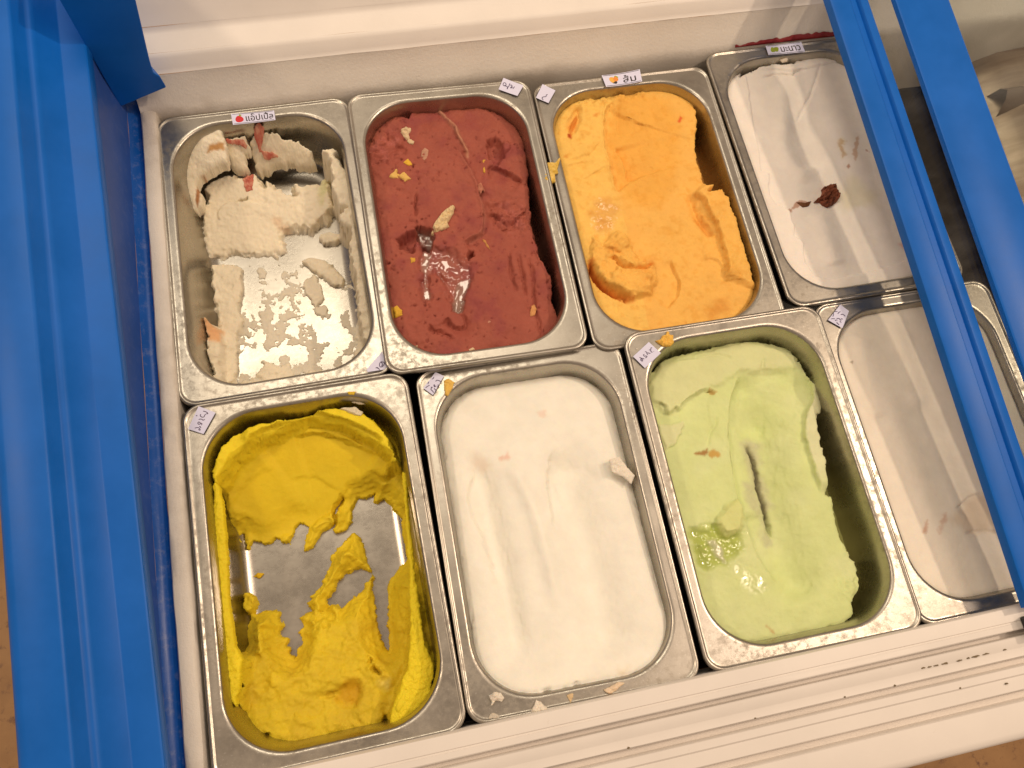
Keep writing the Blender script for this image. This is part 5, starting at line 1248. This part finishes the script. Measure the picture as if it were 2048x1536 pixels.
def printed(key, p, text, curl, icon, u0, u1, v0, v1):
    o, q, zz = paper_label(key, p, curl)
    cu = bpy.data.curves.new("t", 'FONT'); cu.body = text; cu.size = 1.0; cu.offset = 0.012
    t = bpy.data.objects.new("t", cu); COL.objects.link(t)
    dg = bpy.context.evaluated_depsgraph_get()
    me = bpy.data.meshes.new_from_object(t.evaluated_get(dg))
    bpy.data.objects.remove(t)
    V = [tuple(v.co) for v in me.vertices]; Fc = [tuple(f.vertices) for f in me.polygons]
    bpy.data.meshes.remove(me)
    if V:
        A = np.array(V); lo, hi = A.min(0), A.max(0); out = []
        for x, y, _ in V:
            u = u0 + (x - lo[0]) / (hi[0] - lo[0]) * (u1 - u0); v = v1 - (y - lo[1]) / (hi[1] - lo[1]) * (v1 - v0)
            a = quad_pt(q, u, v); out.append((a[0], a[1], zz(u, v) + 0.07))
        mesh_obj("printed_word", out, Fc, BLACK, o)
    def blob(name, cu_, cv_, ru, rv, mat, dz=0.08, wob=0.12):
        vs = []; n = 18
        for i in range(n):
            a = 2 * math.pi * i / n
            k = 1 + wob * math.sin(3 * a + cu_ * 40)
            u, v = cu_ + ru * k * math.cos(a), cv_ + rv * k * math.sin(a)
            b = quad_pt(q, u, v); vs.append((b[0], b[1], zz(u, v) + dz))
        return mesh_obj(name, vs, [tuple(reversed(range(n)))], mat, o)
    if icon == 'apple':
        blob("printed_apple", 0.17, 0.55, 0.095, 0.30, REDP, 0.08, 0.06); blob("printed_leaf", 0.20, 0.20, 0.03, 0.08, GREENP, 0.10)
    elif icon == 'orange':
        blob("printed_leaf", 0.28, 0.66, 0.07, 0.16, BLACK, 0.07); blob("printed_leaf", 0.35, 0.30, 0.05, 0.14, GREENP, 0.07)
        blob("printed_orange", 0.23, 0.46, 0.075, 0.24, YELLOWP, 0.09, 0.05); blob("printed_orange", 0.33, 0.44, 0.065, 0.20, ORANGEP, 0.11, 0.05)
    elif icon == 'lime':
        blob("printed_lime", 0.16, 0.50, 0.06, 0.27, GREENP, 0.08); blob("printed_lime", 0.25, 0.46, 0.08, 0.24, GREENP, 0.10)
    V = []; Fc = []
    for v in (0.06, 0.93):
        k = len(V)
        for i in range(9):
            u = 0.03 + 0.94 * i / 8
            for dv in (-0.018, 0.018):
                b = quad_pt(q, u, v + dv); V.append((b[0], b[1], zz(u, v) + 0.06))
        Fc += [(k + 2 * i, k + 2 * i + 1, k + 2 * i + 3, k + 2 * i + 2) for i in range(8)]
    mesh_obj("border_line", V, [tuple(reversed(f)) for f in Fc], BLACK, o)

printed('l1', 1, "แอ๊ปเปิ้ล", 0.2, 'apple', 0.32, 0.96, 0.10, 0.80)
printed('l3', 3, "ส้ม", 0.9, 'orange', 0.51, 0.86, 0.22, 0.84)
printed('l4', 4, "มะนาว", 0.3, 'lime', 0.38, 0.92, 0.28, 0.80)
for key, w, p, lift in (('l2', 'w2', 2, 0.2), ('l3b', 'w3b', 3, 0.0), ('l5', 'w5', 5, 0.0), ('l6', 'w6', 6, 0.0), ('l7', 'w7', 7, 0.1), ('l8', 'w8', 8, 0.0), ('l1b', 'w1b', 1, -0.9)):
    o, q, zz = paper_label(key, p, 0.0, lift)
    strokes_obj("handwriting", D[w], 0.55, 0.78 + lift, INK, o)

# ------------------------------------------------------------------ freezer cabinet
SL = 44.0 / 460.0
def lidz(y): return 36 + (y + 235) * SL

fz = empty("ice_cream_freezer")
tag(fz, "chest freezer with blue side frame and white liner holding the steel ice cream pans", "freezer")
# back wall: frosted lower part, ledge, upper wall
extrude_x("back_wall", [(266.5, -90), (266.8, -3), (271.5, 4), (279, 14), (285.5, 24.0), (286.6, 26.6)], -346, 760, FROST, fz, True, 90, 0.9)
extrude_x("back_step", [(286.6, 26.6), (288.2, 27.6), (289.4, 29.2), (294.5, 35.5), (296.5, 37.2), (298.5, 37.6)], -346, 760, WHITE, fz, True, 30, 0.35)
extrude_x("back_ledge", [(298.5, 37.6), (309, 38.4), (316.5, 39.2), (319.5, 40.6), (321, 43)], -346, 760, WHITE, fz, True, 30, 0.3)
extrude_x("back_upper_wall", [(321, 43), (327, 50), (352, 84), (390, 150)], -346, 760, WHITE, fz, True, 20, 0.3)
# front rail with lid tracks
RZ = 17.0
extrude_x("front_rail", [(-259.8, -70), (-260.2, RZ - 1.5), (-261.0, RZ - 0.2), (-262.2, RZ), (-270.0, RZ + 0.2), (-270.6, RZ - 0.5), (-271.4, RZ - 0.5), (-272, RZ + 0.1), (-275.6, RZ), (-276.3, RZ - 0.6)],
          -420, 760, WHITE, fz, True, 24, 0.12)
extrude_x("lid_track", [(-276.3, RZ - 0.6), (-276.5, RZ - 9.0), (-279.9, RZ - 9.2), (-280.4, RZ - 1.0), (-281, RZ - 0.4), (-285.6, RZ - 0.8), (-287.8, RZ - 2.0), (-288.6, RZ - 2.2), (-293.6, RZ - 2.0), (-294.2, RZ - 2.8)],
          -420, 760, WHITE, fz, True, 24, 0.12)
extrude_x("lid_track", [(-294.2, RZ - 2.8), (-294.4, RZ - 11.5), (-299.2, RZ - 11.7), (-299.6, RZ - 3.0), (-300.2, RZ - 2.2), (-305.0, RZ - 2.4), (-306.2, RZ - 3.6), (-314.8, RZ - 4.0), (-315.4, RZ - 4.6)],
          -420, 760, WHITE, fz, True, 24, 0.12)
extrude_x("front_edge", [(-315.4, RZ - 4.6), (-315.6, RZ - 13.0), (-321.0, RZ - 13.2), (-321.6, RZ - 3.8), (-322.4, RZ - 2.8), (-340, RZ - 2.8), (-343.5, RZ - 3.8), (-345.6, RZ - 6.5), (-346.2, RZ - 12), (-346.6, -420)],
          -420, 760, WHITE, fz, True, 24, 0.1)
# grime caught along the lid tracks
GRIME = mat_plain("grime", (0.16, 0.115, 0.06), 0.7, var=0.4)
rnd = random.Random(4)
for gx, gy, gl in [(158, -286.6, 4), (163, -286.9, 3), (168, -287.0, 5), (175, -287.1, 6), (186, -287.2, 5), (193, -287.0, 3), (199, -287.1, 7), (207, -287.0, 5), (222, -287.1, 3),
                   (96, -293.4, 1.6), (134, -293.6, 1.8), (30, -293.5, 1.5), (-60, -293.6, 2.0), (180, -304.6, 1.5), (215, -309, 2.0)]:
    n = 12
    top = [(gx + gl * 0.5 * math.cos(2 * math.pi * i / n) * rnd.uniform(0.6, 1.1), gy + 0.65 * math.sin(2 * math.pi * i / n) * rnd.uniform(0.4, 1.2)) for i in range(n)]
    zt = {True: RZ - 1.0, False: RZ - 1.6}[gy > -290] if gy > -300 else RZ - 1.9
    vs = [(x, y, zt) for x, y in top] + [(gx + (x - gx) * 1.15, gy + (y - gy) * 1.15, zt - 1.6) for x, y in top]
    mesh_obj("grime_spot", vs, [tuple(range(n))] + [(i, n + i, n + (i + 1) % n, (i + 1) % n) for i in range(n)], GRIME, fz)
# left liner strip, frosted blue ledge, side wall and stepped blue side frame
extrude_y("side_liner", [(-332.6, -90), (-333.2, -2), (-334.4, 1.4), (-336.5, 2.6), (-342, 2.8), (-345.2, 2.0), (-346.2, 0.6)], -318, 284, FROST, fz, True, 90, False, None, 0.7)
extrude_y("side_ledge", [(-346.2, 0.6), (-347.4, -2.6), (-350, -3.2), (-354, -1.6), (-357, 1.0)], -330, 320, BLUEF, fz, True, 60, False, None, 0.4)
def side_wall():
    vs = []; fs = []; n = 40; m = 8
    for i in range(n + 1):
        y = -335 + 665 * i / n; H = lidz(y) - 2.5
        for j in range(m + 1):
            v = j / m
            vs.append((-357.0 - 2.6 * math.sin(v * 2.6) + 0.25 * float(vnoise(np.array([y / 30.0]), np.array([v * 3]), 3)[0]), y, 1.0 + (H - 1.0) * v))
    for i in range(n):
        for j in range(m):
            a = i * (m + 1) + j; fs.append((a, a + m + 1, a + m + 2, a + 1))
    return mesh_obj("side_wall", vs, fs, BLUED, fz, True)
side_wall()
extrude_y("side_frame", [(-362.5, -14), (-353.2, -13.5), (-352.2, -12), (-352.0, -2.2), (-352.5, -0.8), (-353.8, 0.0), (-370.0, 0.0), (-371.2, 0.6), (-382.2, 12.4), (-383.6, 14.2), (-385.4, 15.0), (-387.4, 15.4), (-388.6, 16.4),
                       (-392.4, 25.4), (-393.4, 26.8), (-395.5, 27.5), (-417, 27.8), (-421.5, 26.6), (-424.5, 23.5), (-426, 17), (-426.5, -200)], -390, 440, BLUE, fz, True, 12, False, lidz)
sf = bpy.data.objects['side_frame']
for v in sf.data.vertices: v.co.x -= 0.0185 * v.co.y + 0.0006
# blue corner block where the side frame meets the back
CPF = [(-359, 12), (-316, 29), (-317, 42), (-320.5, 47), (-319, 60), (-306, 140), (-359, 140)]
ncp = len(CPF)
cb = mesh_obj("corner_post", [(x, 270, z) for x, z in CPF] + [(max(x - 34, -359), 330, z) for x, z in CPF],
              [tuple(range(ncp)), tuple(reversed(range(ncp, 2 * ncp)))] + [(a, a + ncp, (a + 1) % ncp + ncp, (a + 1) % ncp) for a in range(ncp)], BLUE, fz)
bevel(cb, 1.2, 2)
# dark well under the pans
box("well_floor", -333, 760, -260, 267, -232, -226, DARK, fz)
extrude_y("well_side", [(-332.5, -90), (-332.5, -226)], -260, 267, DARK, fz)
extrude_x("well_back", [(266.5, -90), (266.5, -226)], -333, 760, DARK, fz)
extrude_x("well_front", [(-259.8, -226), (-259.8, -70)], -333, 760, DARK, fz)

# added brown steel panel standing in for shade and blurred reflections behind glass
STANDIN = NT("brushed_standin")
bn = STANDIN.noise(5, 4, 0.6, stretch=(1, 6, 1)); bf = STANDIN.noise(220, 3, 0.6, stretch=(1, 0.08, 1))
STANDIN.set(Base_Color=STANDIN.mix(STANDIN.ramp(bn, [(0.35, 0.0), (0.65, 1.0)]), (0.17, 0.11, 0.07), (0.40, 0.32, 0.24)), Metallic=0.85,
           Roughness=STANDIN.math('ADD', STANDIN.math('MULTIPLY', bf, 0.2), 0.28), Normal=STANDIN.bump(bf, 0.1, 0.0006))
extrude_y("reflection_standin", [(436, -226), (438, -120), (446, -88), (462, -66), (500, -48), (570, -40), (760, -40)], -259, 266, STANDIN.m, fz, True, 20)
extrude_x("reflection_standin_ridge", [(196, -60), (202, -40), (209, -33), (216, -40), (222, -60)], 476, 760, STANDIN.m, fz, True, 8)  # added ridge standing in for the bright line across those reflections

# red stain frozen on to the back wall above the lime pan
def wall_smear():
    nx, nz = 90, 10; vs = []; fs = []
    for i in range(nx + 1):
        u = i / nx; x = 191 + 130 * u
        top = 1.6 + 2.6 * math.sin(u * 2.6) + 1.0 * float(vnoise(np.array([x / 4.0]), np.array([0.3]), 4)[0])
        for j in range(nz + 1):
            v = j / nz; z = 1.2 + v * max(top, 0.6)
            y = 267.0 + max(z + 3, 0) * 0.68 - 1.0 - 0.9 * math.sin(v * math.pi) * math.sin(u * math.pi) ** 0.4 * (1 + 0.6 * float(vnoise(np.array([x / 2.0]), np.array([v * 4]), 7)[0]))
            vs.append((x, y, z))
    for i in range(nx):
        for j in range(nz):
            a = i * (nz + 1) + j; fs.append((a, a + nz + 1, a + nz + 2, a + 1))
    return mesh_obj("red_smear", vs, fs, REDICE, fz, True)
wall_smear()["label"] = "dark red frozen juice smear on the white back wall"

# ------------------------------------------------------------------ sliding glass lids
def lid_bar(name, prof, y0, y1, parent):
    return extrude_y(name, prof, y0, y1, BLUE, parent, True, 8, True, lidz)

l1 = empty("sliding_lid", Matrix.Translation((0, 0, 0)))
tag(l1, "lower sliding glass lid whose narrow grooved blue bar crosses the right hand pans", "freezer lid", "sliding glass lids of the freezer")
lid_bar("frame_bar", [(239.6, -9), (239.6, -3.0), (240.2, -1.0), (241.6, -0.2), (256.6, 0.0), (257.6, -0.8), (258.0, -4.2), (265.6, -4.4), (266.4, -2.6), (267.6, -1.4), (273.6, -1.6), (275.2, -2.6), (275.8, -4.4), (275.8, -9)], -262, 330, l1)
lid_bar("frame_bar", [(640, -9), (640, -5.2), (642, -4.6), (674, -4.6), (676, -5.2), (676, -9)], -262, 330, l1)
extrude_y("glass_pane", [(274.5, -8.4), (274.5, -5.4), (640.5, -5.4), (640.5, -8.4)], -261, 329, GLASS, l1, False, 1, True, lidz)
extrude_x("frame_rail", [(-262.2, lidz(-262) - 9), (-262.2, lidz(-262) - 4.6), (-272, lidz(-272) - 4.6), (-274, lidz(-274) - 6), (-274, lidz(-262) - 9)], 276.2, 676, BLUE, l1, False, 1, 0, True)
box("glide_foot", 240.5, 256, -283, -268, RZ - 0.2, lidz(-268) - 2.5, RUBBER, l1, 1.5)

l2 = empty("sliding_lid", Matrix.Translation((0, 0, 0)))
tag(l2, "upper sliding glass lid with a wide flat blue bar near the right edge", "freezer lid", "sliding glass lids of the freezer")
lid_bar("frame_bar", [(297.0, -4.2), (296.8, -1.2), (297.4, 0.4), (299.0, 1.2), (344.0, 1.4), (345.6, 0.8), (346.2, -0.6), (346.2, -4.2)], -276, 345, l2)
lid_bar("frame_bar", [(690, -4.2), (690, 0), (692, 1.4), (736, 1.4), (738, 0), (738, -4.2)], -276, 345, l2)
extrude_y("glass_pane", [(345.0, -3.8), (345.0, -1.0), (690.6, -1.0), (690.6, -3.8)], -275, 344, GLASS, l2, False, 1, True, lidz)

# ------------------------------------------------------------------ floor around the freezer
fl_o = mesh_obj("floor", [(-2500, -2500, -820), (2500, -2500, -820), (2500, 2500, -820), (-2500, 2500, -820)], [(0, 1, 2, 3)], mat_floor())
tag(fl_o, kind="structure")
